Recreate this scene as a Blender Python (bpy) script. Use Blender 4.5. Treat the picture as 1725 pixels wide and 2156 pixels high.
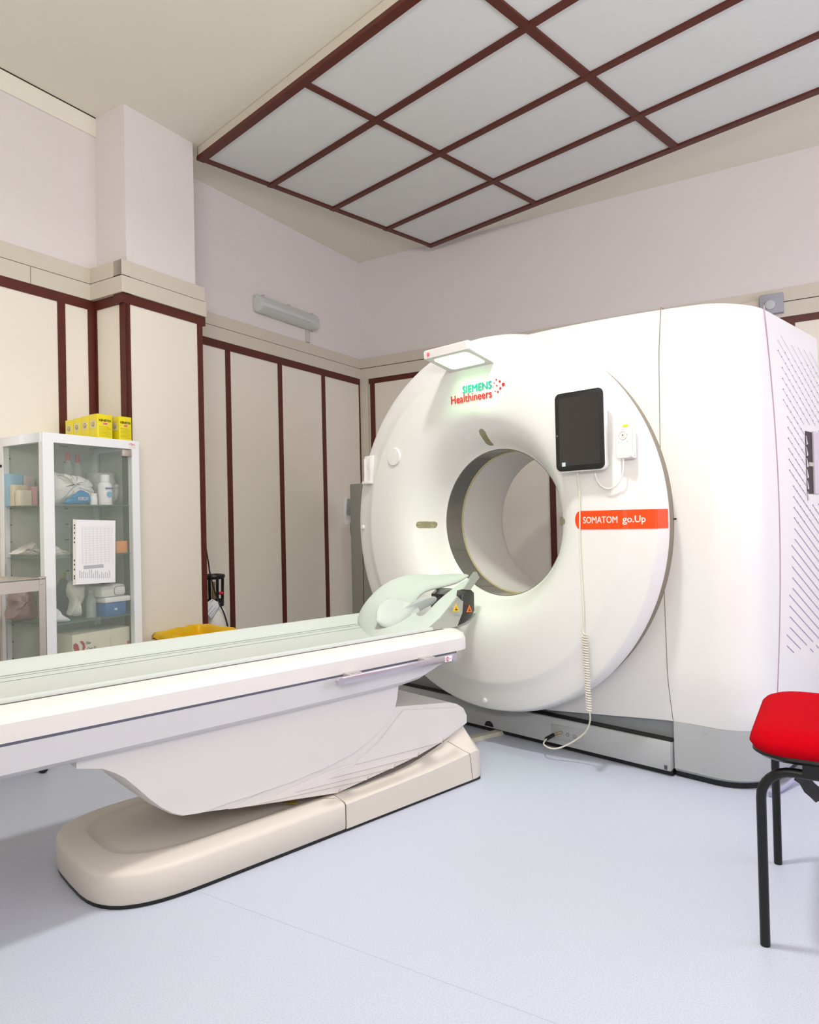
import bpy, bmesh, math, random
from mathutils import Vector, Matrix
from math import sin, cos, pi, radians
random.seed(7)
SC = bpy.context.scene
COL = SC.collection
for _o in list(bpy.data.objects): bpy.data.objects.remove(_o)

# ------------------------------------------------------------ camera
F = 1486.0; PITCH = radians(0.67); ROLL = radians(-1.30); CH = 1.05
CAMR = (Matrix.Rotation(PITCH, 3, 'X') @ Matrix(((1,0,0),(0,0,-1),(0,1,0))) @ Matrix.Rotation(ROLL, 3, 'Z'))
CAM = Vector((0, 0, CH))
cd = bpy.data.cameras.new('camera'); co = bpy.data.objects.new('camera', cd); COL.objects.link(co)
cd.sensor_fit = 'VERTICAL'; cd.sensor_height = 24.0; cd.lens = 24.0 * F / 2156.0
cd.clip_start = 0.05
co.matrix_world = Matrix.Translation(CAM) @ CAMR.to_4x4()
SC.camera = co

SC.view_settings.view_transform = 'Standard'; SC.view_settings.look = 'None'
SC.view_settings.gamma = 1.0; SC.view_settings.use_curve_mapping = False
SC.view_settings.exposure = 0.0

# ------------------------------------------------------------ frames
W = radians(31.2); GA = radians(45); TA = radians(47.5)
U = Vector((sin(W), cos(W), 0)); N = Vector((-cos(W), sin(W), 0))
GO = Vector((0.3292, 3.2639, 0)); GX = Vector((cos(GA), -sin(GA), 0)); GY = Vector((sin(GA), cos(GA), 0))
TO = GO - 0.02*GX; TX = Vector((cos(TA), -sin(TA), 0)); TY = Vector((sin(TA), cos(TA), 0))
ROOMROT = pi/2 - W
def ray(x, y): return CAMR @ Vector(((x-862.5)/F, -(y-1078)/F, -1.0))
def hitp(x, y, P, n):
    d = ray(x, y); return CAM + d * ((P-CAM).dot(n)/d.dot(n))
def hitz(x, y, z=0.0):
    d = ray(x, y); return CAM + d*((z-CH)/d.z)
def gp(x, y, g):          # pixel on the plane gy=g -> gantry coords
    v = hitp(x, y, GO+GY*g, GY)-GO; return Vector((v.dot(GX), v.dot(GY), v.z))
def gs(x, y, g):          # pixel on the plane gx=g
    v = hitp(x, y, GO+GX*g, GX)-GO; return Vector((v.dot(GX), v.dot(GY), v.z))
def tp(x, y, t):          # pixel on the plane tx=t -> table coords
    v = hitp(x, y, TO+TX*t, TX)-TO; return Vector((v.dot(TX), v.dot(TY), v.z))
def rn(x, y, n):          # pixel on the plane n=const -> room coords (u,n,z)
    v = hitp(x, y, N*n, N); return Vector((v.dot(U), v.dot(N), v.z))
def ru(x, y, u):
    v = hitp(x, y, U*u, U); return Vector((v.dot(U), v.dot(N), v.z))
def R(u, n, z): return U*u + N*n + Vector((0,0,z))

# ------------------------------------------------------------ lights
def area(name, loc, target, size, power, color, shape='RECTANGLE', sy=None, spread=pi):
    l = bpy.data.lights.new(name, 'AREA'); l.shape = shape; l.size = size
    if sy: l.size_y = sy
    l.energy = power; l.color = color; l.spread = spread
    o = bpy.data.objects.new(name, l); COL.objects.link(o); o.location = loc
    o.rotation_euler = (Vector(target)-Vector(loc)).to_track_quat('-Z', 'Y').to_euler()
    return o
KEY = Vector((0.08, 1.93, 3.30))
area('ceiling_downlight', KEY, KEY+Vector((0.0,0.0,-1)), 0.26, 39, (1.0,0.985,0.955), 'DISK', spread=radians(160))
area('ceiling_bounce_fill', R(-1.2,-0.6,2.0), R(0.2,-0.3,3.3), 1.6, 86, (1.0,0.98,0.95), sy=.5)  # added fill behind the camera, bounced off the ceiling; no such fixture known
area('rear_soft_fill', R(-0.4,1.2,3.33), R(0.5,1.4,0), 1.2, 8, (1.0,0.975,0.94), sy=1.2)  # weak unseen fill added overhead to soften the light, not a known fixture
area('window_daylight', R(2.9,-2.36,1.7), R(2.9,0,1.3), 2.2, 50, (0.84,0.82,1.0), sy=1.5)
w = bpy.data.worlds.new('world'); SC.world = w; w.use_nodes = True
w.node_tree.nodes['Background'].inputs[0].default_value = (0.6,0.65,0.8,1)
w.node_tree.nodes['Background'].inputs[1].default_value = 0.3

# ------------------------------------------------------------ materials
def lin(c): return tuple(((v/255)/12.92 if v/255 <= 0.04045 else ((v/255+0.055)/1.055)**2.4) for v in c)
MATS = {}
def mat(name, rgb, rough=0.5, metal=0.0, noise=0.0, scale=8.0, bump=0.0, bscale=40.0, trans=0.0, ior=1.45, emit=None, estr=0.0, alpha=1.0, spec=0.5, sheen=0.0, coat=0.0):
    if name in MATS: return MATS[name]
    m = bpy.data.materials.new(name); m.use_nodes = True; nt = m.node_tree; b = nt.nodes['Principled BSDF']
    c = lin(rgb); b.inputs['Base Color'].default_value = (*c, 1); b.inputs['Roughness'].default_value = rough
    b.inputs['Metallic'].default_value = metal; b.inputs['IOR'].default_value = ior
    b.inputs['Transmission Weight'].default_value = trans; b.inputs['Alpha'].default_value = alpha
    b.inputs['Specular IOR Level'].default_value = spec; b.inputs['Sheen Weight'].default_value = sheen
    b.inputs['Coat Weight'].default_value = coat
    if emit: b.inputs['Emission Color'].default_value = (*lin(emit),1); b.inputs['Emission Strength'].default_value = estr
    tc = nt.nodes.new('ShaderNodeTexCoord')
    if noise > 0 or True:
        n = nt.nodes.new('ShaderNodeTexNoise'); n.inputs['Scale'].default_value = scale; n.inputs['Detail'].default_value = 4
        nt.links.new(tc.outputs['Object'], n.inputs['Vector'])
        r = nt.nodes.new('ShaderNodeMapRange'); nv = max(noise, 0.012)
        r.inputs['To Min'].default_value = 1-nv; r.inputs['To Max'].default_value = 1+nv
        nt.links.new(n.outputs['Fac'], r.inputs['Value'])
        x = nt.nodes.new('ShaderNodeVectorMath'); x.operation = 'SCALE'; x.inputs[0].default_value = c
        nt.links.new(r.outputs[0], x.inputs['Scale']); nt.links.new(x.outputs[0], b.inputs['Base Color'])
    if bump > 0:
        n2 = nt.nodes.new('ShaderNodeTexNoise'); n2.inputs['Scale'].default_value = bscale; n2.inputs['Detail'].default_value = 3
        nt.links.new(tc.outputs['Object'], n2.inputs['Vector'])
        bp_ = nt.nodes.new('ShaderNodeBump'); bp_.inputs['Strength'].default_value = bump; bp_.inputs['Distance'].default_value = 0.01
        nt.links.new(n2.outputs['Fac'], bp_.inputs['Height']); nt.links.new(bp_.outputs[0], b.inputs['Normal'])
    MATS[name] = m; return m
plaster = mat('plaster', (231,224,222), 0.9, noise=0.03, scale=1.5, bump=0.12, bscale=60)
ceilm = mat('ceiling_paint', (240,236,220), 0.9, noise=0.035, scale=1.2, bump=0.08, bscale=50)
cladm = mat('cream_laminate', (240,233,219), 0.42, noise=0.02, scale=2)
railm = mat('rail_paint', (214,206,190), 0.5, noise=0.02, scale=3)
brown = mat('red_brown_wood', (88,36,24), 0.45, noise=0.18, scale=14)
dark = mat('shadow_gap', (50,40,28), 0.9)
tile = mat('ceiling_diffuser', (226,229,226), 0.6, noise=0.02, scale=3, bump=0.15, bscale=90)
white = mat('white_shell', (234,233,230), 0.33, noise=0.006, scale=2)
white2 = mat('white_table_shell', (224,220,217), 0.4, noise=0.01, scale=2)
cream = mat('cream_base_plastic', (216,209,199), 0.5, noise=0.03, scale=3)
grey = mat('grey_plinth', (178,181,182), 0.5, noise=0.03, scale=6)
greyd = mat('grey_chassis', (146,151,153), 0.5)
ringm = mat('dark_window_ring', (104,102,94), 0.15, noise=0.1, scale=5, coat=0.5)
tunnel = mat('tunnel_shell', (222,219,214), 0.35)
padm = mat('grey_green_vinyl', (192,199,192), 0.5, noise=0.02, scale=5, bump=0.03, bscale=120)
padm2 = mat('mat_vinyl', (200,207,201), 0.42, noise=0.015, scale=4)
silver = mat('silver_plastic', (172,174,168), 0.35, metal=0.3)
steel = mat('brushed_steel', (206,198,188), 0.42, metal=0.75, noise=0.06, scale=20)
black = mat('black_plastic', (18,18,19), 0.38)
screenm = mat('black_glass', (6,7,9), 0.06, coat=1.0)
orange = mat('orange_label', (243,74,8), 0.4)
yellowm = mat('warning_yellow', (232,190,40), 0.4)
orangew = mat('warning_orange', (235,120,30), 0.4)
red = mat('red_fabric', (188,2,20), 0.95, noise=0.08, scale=60, spec=0.08, bump=0.2, bscale=300)
blackmetal = mat('black_tube', (14,14,16), 0.35)
glass = mat('clear_glass', (196,210,200), 0.03, alpha=0.13)
clearp = mat('clear_plastic', (222,226,220), 0.15, alpha=0.32)
cabw = mat('cabinet_white', (240,242,243), 0.35)
cabin = mat('cabinet_back', (196,200,188), 0.6)
txtteal = mat('ink_teal', (0,170,160), 0.5)
txtred = mat('ink_red', (232,38,52), 0.5)
txtblack = mat('ink_black', (40,40,40), 0.5)
txtwhite = mat('ink_white', (250,225,215), 0.5)
paper = mat('paper_white', (244,244,246), 0.7)
greenlamp = mat('green_lamp', (225,255,225), 0.4, emit=(170,255,178), estr=1.3)
def glow_setup():
    pass

# ------------------------------------------------------------ mesh helpers
def link(name, me, parent=None, label=None, cat=None, group=None, kind=None):
    o = bpy.data.objects.new(name, me); COL.objects.link(o)
    if parent: o.parent = parent
    if label: o['label'] = label
    if cat: o['category'] = cat
    if group: o['group'] = group
    if kind: o['kind'] = kind
    return o
def thing(name, label, cat, loc=(0,0,0), rz=0.0, group=None):
    o = bpy.data.objects.new(name, None); COL.objects.link(o); o.location = loc; o.rotation_euler = (0,0,rz)
    o.empty_display_size = 0.1; o['label'] = label; o['category'] = cat
    if group: o['group'] = group
    return o
class MB:
    def __init__(s): s.b = bmesh.new()
    def face(s, pts, mi=0):
        f = s.b.faces.new([s.b.verts.new(p) for p in pts]); f.material_index = mi; return f
    def box(s, a, c, mi=0, bev=0.0, seg=2, M=None):
        a = Vector(a); c = Vector(c); lo = Vector((min(a[i],c[i]) for i in range(3))); hi = Vector((max(a[i],c[i]) for i in range(3)))
        r = bmesh.ops.create_cube(s.b, size=1.0)['verts']
        for v in r: v.co = Vector((lo[i]+(v.co[i]+0.5)*(hi[i]-lo[i]) for i in range(3)))
        fs = set(f for v in r for f in v.link_faces)
        for f in fs: f.material_index = mi
        if bev > 0:
            es = list(set(e for v in r for e in v.link_edges))
            out = bmesh.ops.bevel(s.b, geom=es, offset=bev, segments=seg, affect='EDGES', profile=0.5)
            r = list(set(v for f in out['faces'] for v in f.verts)|set(v for v in r if v.is_valid))
            for f in out['faces']: f.material_index = mi
        if M is not None:
            for v in r: v.co = M @ v.co
        return r
    def loft(s, rings, closed=True, caps=True, mi=0):
        vs = [[s.b.verts.new(p) for p in r] for r in rings]; n = len(vs[0])
        for i in range(len(vs)-1):
            for j in range(n if closed else n-1):
                k = (j+1) % n
                try: f = s.b.faces.new((vs[i][j], vs[i][k], vs[i+1][k], vs[i+1][j])); f.material_index = mi
                except ValueError: pass
        if caps:
            for r in (vs[0][::-1], vs[-1]):
                try: f = s.b.faces.new(r); f.material_index = mi
                except ValueError: pass
        return vs
    def tube(s, pts, r, n=10, mi=0, caps=True, flat=None):
        pts = [Vector(p) for p in pts]; rings = []
        up = None
        for i, p in enumerate(pts):
            d = (pts[min(i+1,len(pts)-1)]-pts[max(i-1,0)]).normalized()
            if up is None:
                up = Vector((0,0,1)) if abs(d.z) < 0.9 else Vector((1,0,0))
            a = (up - d*up.dot(d)).normalized(); b = d.cross(a); up = a
            rr = r[i] if isinstance(r, (list,tuple)) else r
            rings.append([p + a*cos(2*pi*k/n)*rr*(flat or 1) + b*sin(2*pi*k/n)*rr for k in range(n)])
        s.loft(rings, caps=caps, mi=mi)
    def lathe(s, prof, c=(0,0,0), axis='z', n=32, mi=0, a0=0, a1=2*pi):
        c = Vector(c); full = abs(a1-a0-2*pi) < 1e-6; m = n if full else n+1; rings = []
        for (r, h) in prof:
            ring = []
            for k in range(m):
                t = a0+(a1-a0)*k/n
                if axis == 'z': ring.append(c+Vector((r*cos(t), r*sin(t), h)))
                elif axis == 'y': ring.append(c+Vector((r*cos(t), h, r*sin(t))))
                else: ring.append(c+Vector((h, r*cos(t), r*sin(t))))
            rings.append(ring)
        s.loft(rings, closed=full, caps=False, mi=mi)
    def prism(s, poly, d, mi=0, bev=0.0, seg=3):   # poly: 3D points, extruded along vector d
        f = s.face(poly, mi); d = Vector(d)
        r = bmesh.ops.extrude_face_region(s.b, geom=[f]); vs = [v for v in r['geom'] if isinstance(v, bmesh.types.BMVert)]
        for v in vs: v.co += d
        fs = set(g for v in vs for g in v.link_faces)|{f}
        for g in fs: g.material_index = mi
        if bev > 0:
            es = set(e for e in f.edges) | set(e for v in vs for e in v.link_edges if all(q in vs for q in e.verts))
            bmesh.ops.bevel(s.b, geom=list(es), offset=bev, segments=seg, affect='EDGES', profile=0.5)
    def done(s, name, mats, parent=None, smooth=True, ang=35, **kw):
        bmesh.ops.remove_doubles(s.b, verts=s.b.verts, dist=1e-6)
        bmesh.ops.recalc_face_normals(s.b, faces=s.b.faces)
        me = bpy.data.meshes.new(name); s.b.to_mesh(me); s.b.free()
        for m in (mats if isinstance(mats, (list,tuple)) else [mats]): me.materials.append(m)
        if smooth:
            me.polygons.foreach_set('use_smooth', [True]*len(me.polygons))
            bm = bmesh.new(); bm.from_mesh(me)
            for e in bm.edges:
                if len(e.link_faces) == 2 and e.calc_face_angle(0) > radians(ang): e.smooth = False
            bm.to_mesh(me); bm.free()
        return link(name, me, parent, **kw)
def bez(ps, n=8):
    ps = [Vector(p) for p in ps]; out = []
    for i in range(len(ps)-1):
        p0 = ps[max(i-1,0)]; p1 = ps[i]; p2 = ps[i+1]; p3 = ps[min(i+2,len(ps)-1)]
        for k in range(n):
            t = k/n; out.append(0.5*((2*p1)+(p2-p0)*t+(2*p0-5*p1+4*p2-p3)*t*t+(3*p1-p0-3*p2+p3)*t**3))
    out.append(ps[-1]); return out
def rrect(x0, x1, y0, y1, r, n=6):
    pts = []
    for cx, cy, a in ((x1-r,y1-r,0),(x0+r,y1-r,pi/2),(x0+r,y0+r,pi),(x1-r,y0+r,3*pi/2)):
        for k in range(n+1):
            t = a+pi/2*k/n; pts.append((cx+r*cos(t), cy+r*sin(t)))
    return pts
def text_mesh(s, ext=0.0008, bold=0.0):
    c = bpy.data.curves.new('t', 'FONT'); c.body = s; c.extrude = ext; c.resolution_u = 3
    o = bpy.data.objects.new('t', c); COL.objects.link(o)
    bpy.context.view_layer.update()
    me = bpy.data.meshes.new_from_object(o.evaluated_get(bpy.context.evaluated_depsgraph_get()))
    bpy.data.objects.remove(o); bpy.data.curves.remove(c)
    if bold > 0:
        bm = bmesh.new()
        for dx, dy, dz in ((0,0,0),(bold*3,0,.0002),(bold*1.5,bold,.0004),(bold*1.5,-bold,.0006)):
            t_ = me.copy(); t_.transform(Matrix.Translation((dx,dy,dz))); bm.from_mesh(t_); bpy.data.meshes.remove(t_)
        bm.to_mesh(me); bm.free()
    return me
def text(name, s, origin, ex, ez, w, h, m, parent, bold=0.0):
    """lettering whose lower-left corner sits at origin, ex/ez unit vectors across and up, fitted to w x h"""
    me = text_mesh(s, 0.0006, bold); me.name = name
    xs = [v.co.x for v in me.vertices]; ys = [v.co.y for v in me.vertices]
    sx = w/(max(xs)-min(xs)); sy = h/(max(ys)-min(ys)); x0 = min(xs); y0 = min(ys)
    ex = Vector(ex); ez = Vector(ez); nn = ex.cross(ez)
    for v in me.vertices: v.co = Vector(origin)+ex*((v.co.x-x0)*sx)+ez*((v.co.y-y0)*sy)+nn*v.co.z
    me.materials.clear(); me.materials.append(m)
    return link(name, me, parent)
def simple(name, mats, parent, fn, **kw):
    m = MB(); fn(m); return m.done(name, mats, parent, **kw)
def boxthing(name, a, c, m, label, cat, rz=ROOMROT, group=None, bev=0.002):
    """a small thing that is one mesh; a,c are room-frame corners"""
    lo = Vector((min(a[i],c[i]) for i in range(3))); hi = Vector((max(a[i],c[i]) for i in range(3)))
    ctr = Vector(((lo.x+hi.x)/2,(lo.y+hi.y)/2,lo.z)); b = MB(); b.box(lo-ctr, hi-ctr, bev=bev)
    o = b.done(name, m); o.location = R(*ctr); o.rotation_euler = (0,0,rz)
    o['label'] = label; o['category'] = cat
    if group: o['group'] = group
    return o

# ============================================================ ROOM
ZC = 3.377; ZR = 2.41; U0 = -1.6; UB = 5.2; NR = -2.4; NL = 3.56; NF = 3.63; NP = 3.30; UP0 = 2.51; UP1 = 2.997
def struct_box(name, a, c, m, label=None, bev=0.0):
    b = MB(); lo = [min(a[i],c[i]) for i in range(3)]; hi = [max(a[i],c[i]) for i in range(3)]
    b.box(lo, hi, bev=bev)
    o = b.done(name, m, kind='structure', smooth=False); o.rotation_euler = (0,0,ROOMROT)
    if label: o['label'] = label
    return o
# floor material: speckled blue-grey vinyl
fm = mat('floor_vinyl', (206,211,226), 0.42, noise=0.03, scale=2.0)
nt = fm.node_tree; bs = nt.nodes['Principled BSDF']
tc = nt.nodes.new('ShaderNodeTexCoord'); n1 = nt.nodes.new('ShaderNodeTexNoise'); n1.inputs['Scale'].default_value = 260; n1.inputs['Detail'].default_value = 6
nt.links.new(tc.outputs['Object'], n1.inputs['Vector'])
rp = nt.nodes.new('ShaderNodeValToRGB'); rp.color_ramp.elements[0].position = 0.38; rp.color_ramp.elements[1].position = 0.62
rp.color_ramp.elements[0].color = (*lin((188,194,210)),1); rp.color_ramp.elements[1].color = (*lin((201,206,220)),1)
nt.links.new(n1.outputs['Fac'], rp.inputs['Fac']); nt.links.new(rp.outputs[0], bs.inputs['Base Color'])
struct_box('floor', (U0-.1,NR-.1,-.1), (UB+.1,NF+.1,0), fm, 'pale blue speckled vinyl floor')
struct_box('ceiling', (U0-.1,NR-.1,ZC), (UB+.1,NF+.1,ZC+.1), ceilm, 'cream painted ceiling')
struct_box('wall_left', (U0,NL,0), (UP0,NL+.15,ZC), plaster)
struct_box('wall_left_pillar', (UP0,NP,0), (UP1,NL+.15,ZC), plaster)
struct_box('wall_left_far', (UP1,NF,0), (UB,NF+.15,ZC), plaster)
struct_box('wall_back', (UB,NR,0), (UB+.15,NF+.15,ZC), plaster)
struct_box('wall_front', (U0-.15,NR,0), (U0,NF,ZC), plaster)
# right wall with window opening
def wr(m):
    for a, c in (((U0,NR-.15,0),(1.8,NR,ZC)), ((4.0,NR-.15,0),(UB,NR,ZC)), ((1.8,NR-.15,0),(4.0,NR,.95)), ((1.8,NR-.15,2.45),(4.0,NR,ZC))): m.box(a, c)
b = MB(); wr(b); o = b.done('wall_right', plaster, kind='structure', smooth=False); o.rotation_euler = (0,0,ROOMROT)
def wf(m):
    for a, c in (((1.8,NR-.1,.95),(4.0,NR-.04,1.0)), ((1.8,NR-.1,2.4),(4.0,NR-.04,2.45)), ((1.8,NR-.1,.95),(1.85,NR-.04,2.45)), ((3.95,NR-.1,.95),(4.0,NR-.04,2.45)), ((2.87,NR-.1,.95),(2.93,NR-.04,2.45))): m.box(a, c)
b = MB(); wf(b); o = b.done('window_1', cabw, kind='structure', smooth=False); o.rotation_euler = (0,0,ROOMROT)

# cladding panels (cream laminate up to the rail), rails and brown strips
tn = [0]
def trim(a, c, m, label, bev=0.0):
    tn[0] += 1; return struct_box('trim_%d' % tn[0], a, c, m, label, bev)
def rails_n(u0, u1, n, bo=.0295):           # rail running along u in front of plane n
    trim((u0,n-.022,2.415),(u1,n+.05,2.50), railm, 'cream rail above the wall panelling', .002)
    trim((u0,n-.012,2.40),(u1,n+.05,2.418), dark, 'dark gap in the rail')
    trim((u0,n-.034,2.318),(u1,n+.05,2.408), railm, 'cream lower rail board', .002)
    trim((u0,n-bo,2.265),(u1,n+.05,2.319), brown, 'brown strip under the rail')
rails_n(U0, 2.48, 3.57)
rails_n(2.48-.022, 3.047, 3.295, .021)
rails_n(3.0, UB, 3.64)
# pillar left face rail (faces -u)
trim((2.458,3.27,2.415),(2.52,3.57,2.50), railm, 'cream rail on the side of the pillar', .002)
trim((2.464,3.28,2.40),(2.52,3.57,2.418), dark, 'dark gap in the pillar rail')
trim((2.450,3.262,2.318),(2.52,3.57,2.408), railm, 'cream lower rail board on the side of the pillar', .002)
trim((2.473,3.275,2.265),(2.52,3.57,2.319), brown, 'brown strip on the side of the pillar')
# pillar right end of the rail projects
trim((2.99,3.30,0),(3.019,3.64,2.30), cladm, 'cream end panel of the pillar')
trim((2.484,3.280,0),(3.02,3.31,2.30), cladm, 'cream panel on the front of the pillar')
trim((2.480,3.284,0),(2.52,3.57,2.30), cladm, 'cream panel on the side of the pillar')
trim((U0,3.545,0),(2.49,3.57,2.30), cladm, 'cream wall panel left of the pillar')
trim((3.0,3.618,0),(5.19,3.64,2.30), cladm, 'cream wall panelling right of the pillar')
trim((5.185,NR,0),(5.21,3.62,2.30), cladm, 'cream panelling on the back wall')
def vstrip_n(u0, u1, n): trim((u0,n-.005,0),(u1,n+.02,2.27), brown, 'brown vertical strip between wall panels', .001)
def vstrip_u(n0, n1, u): trim((u-.005,n0,0),(u+.02,n1,2.30), brown, 'brown vertical strip on panelled wall', .001)
vstrip_n(2.257,2.301,3.545); vstrip_n(2.436,2.482,3.545); vstrip_n(1.25,1.294,3.545)
vstrip_n(2.474,2.510,3.280); vstrip_n(2.984,3.024,3.280)
vstrip_u(3.275,3.322,2.480)
vstrip_u(3.52,3.548,2.480)
for a in (3.54,4.08,4.613,5.145): vstrip_n(a, a+.047, 3.618)
# back wall rail
trim((5.178,NR,2.415),(UB,3.62,2.50), railm, 'cream rail on the back wall', .002)
trim((5.188,NR,2.40),(UB,3.62,2.418), dark, 'dark gap in the back rail')
trim((5.170,NR,2.312),(UB,3.62,2.408), railm, 'cream lower rail board on the back wall', .002)
trim((5.180,NR,2.268),(UB,3.62,2.313), brown, 'brown strip under the back rail')
trim((5.160,3.53,0),(UB,3.625,2.405), railm, 'cream corner post')
for a in (3.47,2.69,1.83,1.0,.2): vstrip_u(a, a+.047, 5.182)
# thin painted band just below the ceiling on the near left wall
trim((U0,NL-.012,ZC-.11),(UP0,NL+.02,ZC-.004), ceilm, 'painted band under the ceiling')
trim((U0,NL-.014,ZC-.006),(UP0,NL+.02,ZC), dark, 'crack between wall band and ceiling')
_j = rn(64.5, 583, 3.536).x; trim((_j-.001,3.5352,2.319),(_j+.001,3.54,2.407), dark, 'joint in the lower rail board')
# floor seam
s1 = hitz(405,1872); s2 = hitz(1230,2176); d = (s2-s1).normalized(); q = Vector((-d.y,d.x,0))*.0012
b = MB(); a1 = s1-d*0.25; a2 = s2+d*1.0
b.loft([[a1-q, a1+q, a1+q+Vector((0,0,.0006)), a1-q+Vector((0,0,.0006))],[a2-q, a2+q, a2+q+Vector((0,0,.0006)), a2-q+Vector((0,0,.0006))]])
seam = mat('floor_seam', (192,198,214), 0.7); b.done('trim_%d' % (tn[0]+1), seam, kind='structure')

# ============================================================ CEILING PANEL
ZF = 3.302
cp = thing('suspended_ceiling_panel', 'suspended ceiling grid of brown beams with pale translucent panels', 'ceiling panel', GO+Vector((0,0,0)), -GA)
gxs = [-1.850,-0.812,0.220,1.255,2.29]; gys = [1.702,1.207,.680,.150,-.355]
bw = .021
def fr(m):
    m.box((gxs[0]-.02,gys[-1]-.02,ZF+.004),(gxs[-1]+.02,gys[-1]-.006,ZC-.003)); m.box((gxs[0]-.02,gys[0]+.006,ZF+.004),(gxs[-1]+.02,gys[0]+.02,ZC-.003))
    m.box((gxs[0]-.02,gys[-1]-.02,ZF+.004),(gxs[0]-.006,gys[0]+.02,ZC-.003)); m.box((gxs[-1]+.006,gys[-1]-.02,ZF+.004),(gxs[-1]+.02,gys[0]+.02,ZC-.003))
simple('fascia', railm, cp, fr, smooth=False)
for i, x in enumerate(gxs):
    w_ = .024 if i in (2,) else .019
    simple('beam', brown, cp, lambda m: m.box((x-w_,gys[-1]-.022,ZF-.006),(x+w_,gys[0]+.022,ZF+.02), bev=.002), smooth=False)
for i, y in enumerate(gys):
    w_ = .025 if i in (0,4) else .02
    simple('beam', brown, cp, lambda m: m.box((gxs[0]-.022,y-w_,ZF-.008),(gxs[-1]+.022,y+w_,ZF+.018), bev=.002), smooth=False)
for i in range(len(gxs)-1):
    for j in range(len(gys)-1):
        simple('diffuser_panel', tile, cp, lambda m: m.box((gxs[i]+.01,gys[j+1]+.01,ZF+.006),(gxs[i+1]-.01,gys[j]-.01,ZF+.014)), smooth=False)

# ============================================================ GANTRY
G = thing('ct_scanner_gantry', 'large white ring shaped CT scanner with a round tunnel', 'scanner', GO, -GA)
CZ = 1.03
# --- main cover: lathe round the tunnel axis
prof = [(.80,.078),(.860,.078),(.869,.072),(.870,.062),(.856,.010),(.851,.003),(.846,.0005),(.82,-.006),(.78,-.015),(.745,-.024),(.731,-.031),(.718,-.033),(.66,-.036),(.60,-.037),(.55,-.035),(.51,-.028),(.475,-.014),(.445,.008),(.415,.042),(.392,.078),(.372,.115),(.358,.142),(.3505,.150)]
b = MB(); b.lathe(prof, (0,0,CZ), 'y', 160); b.done('front_cover', white, G, ang=40)
b = MB(); b.lathe([(.850,.076),(.850,.175)], (0,0,CZ), 'y', 120); b.done('cover_gap', mat('gap_taupe', (150,142,128), 0.7), G)
b = MB(); b.lathe([(.3505,.150),(.347,.152),(.347,.27)], (0,0,CZ), 'y', 120); b.done('scan_window', ringm, G, ang=60)
rim = mat('rim_gold', (196,184,140), 0.3)
b = MB(); b.lathe([(.3475,.266),(.3425,.268),(.3425,.274),(.346,.276)], (0,0,CZ), 'y', 120); b.done('window_rim', rim, G, ang=60)
b = MB(); b.lathe([(.345,.274),(.345,.45),(.346,.59),(.352,.615),(.37,.645),(.41,.68),(.47,.715),(.54,.765),(.62,.83),(.69,.92),(.73,1.02),(.74,1.10)], (0,0,CZ), 'y', 120); b.done('tunnel', tunnel, G, ang=60)
# --- body
YB = 1.10
def ztop(x): return 1.905-.052*max(x,0)**2-.012*max(x-.9,0)
def fy(z):                        # front surface depth of the shell by height
    if z < .42: t = max(0,(.42-z)/.22); return .165+.045*t**1.2
    if z > 1.70: return .165+.03*((z-1.70)/.2)
    t = (z-.42)/1.28; return .165-.012*sin(pi*t)+.0
def body_ring(z, inset=0.0, topx=None):
    yf = fy(z)+inset; xr = 1.14-inset-.010*abs((z-1.0))**2; yb = YB-inset
    h = .83**2-(z-CZ)**2; xl = -math.sqrt(h) if h > 0 else .0
    if z > 1.80: xl = max(xl, -.20+ (z-1.80)*2.2)
    xl += inset
    pts = []
    def arc(cx, cy, r, a0, n):
        for k in range(n+1):
            t = a0+pi/2*k/n; pts.append((cx+r*cos(t), cy+r*sin(t)))
    rb = .05; rf = .17; rl = .02
    arc(xr-rb, yb-rb, rb, 0, 4); arc(xl+rl, yb-rl, rl, pi/2, 2); arc(xl+rl, yf+rl, rl, pi, 2)
    for k in range(1,12): pts.append((xl+rl+(xr-rf-xl-rl)*k/12, yf))
    # softly curved front corner
    for k in range(13):
        t = k/12*pi/2; pts.append((xr-rf+rf*sin(t), yf+rf*1.15*(1-cos(t))))
    return pts
b = MB(); rings = []
ZB = .222
for i in range(36):
    t = i/35; z0 = ZB+t*(1.905-ZB)
    rings.append([Vector((x, y, z0-(1.905-ztop(x))*max(0,(t-.75)/.25)-.062*min(1,max(0,(.8-x)/.6))*max(0,1-t*6))) for x, y in body_ring(z0)])
for ins, dz in ((.006,.004),(.016,.008),(.03,.010)):
    rings.append([Vector((x, y, ztop(x)+dz)) for x, y in body_ring(1.905, ins)])
last = rings[-1]; cx = sum(p.x for p in last)/len(last); cy_ = .64
for s_ in (.8,.5,.2):
    rings.append([Vector((p.x, cy_+(p.y-cy_)*s_, ztop(p.x)+.010)) for p in last])
b.loft(rings)
body = b.done('body_shell', white, G, ang=40)
cut = MB(); cut.lathe([(.0001,-.5),(.52,-.5),(.52,.70),(.60,.78),(.70,.90),(.745,1.02),(.745,1.4),(.0001,1.4)], (0,0,CZ), 'y', 96); cuto = cut.done('cutter', white, G)
md = body.modifiers.new('b', 'BOOLEAN'); md.operation = 'DIFFERENCE'; md.object = cuto; md.solver = 'EXACT'
bpy.context.view_layer.update()
me2 = bpy.data.meshes.new_from_object(body.evaluated_get(bpy.context.evaluated_depsgraph_get()))
body.modifiers.clear(); body.data = me2; bpy.data.objects.remove(cuto)
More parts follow.
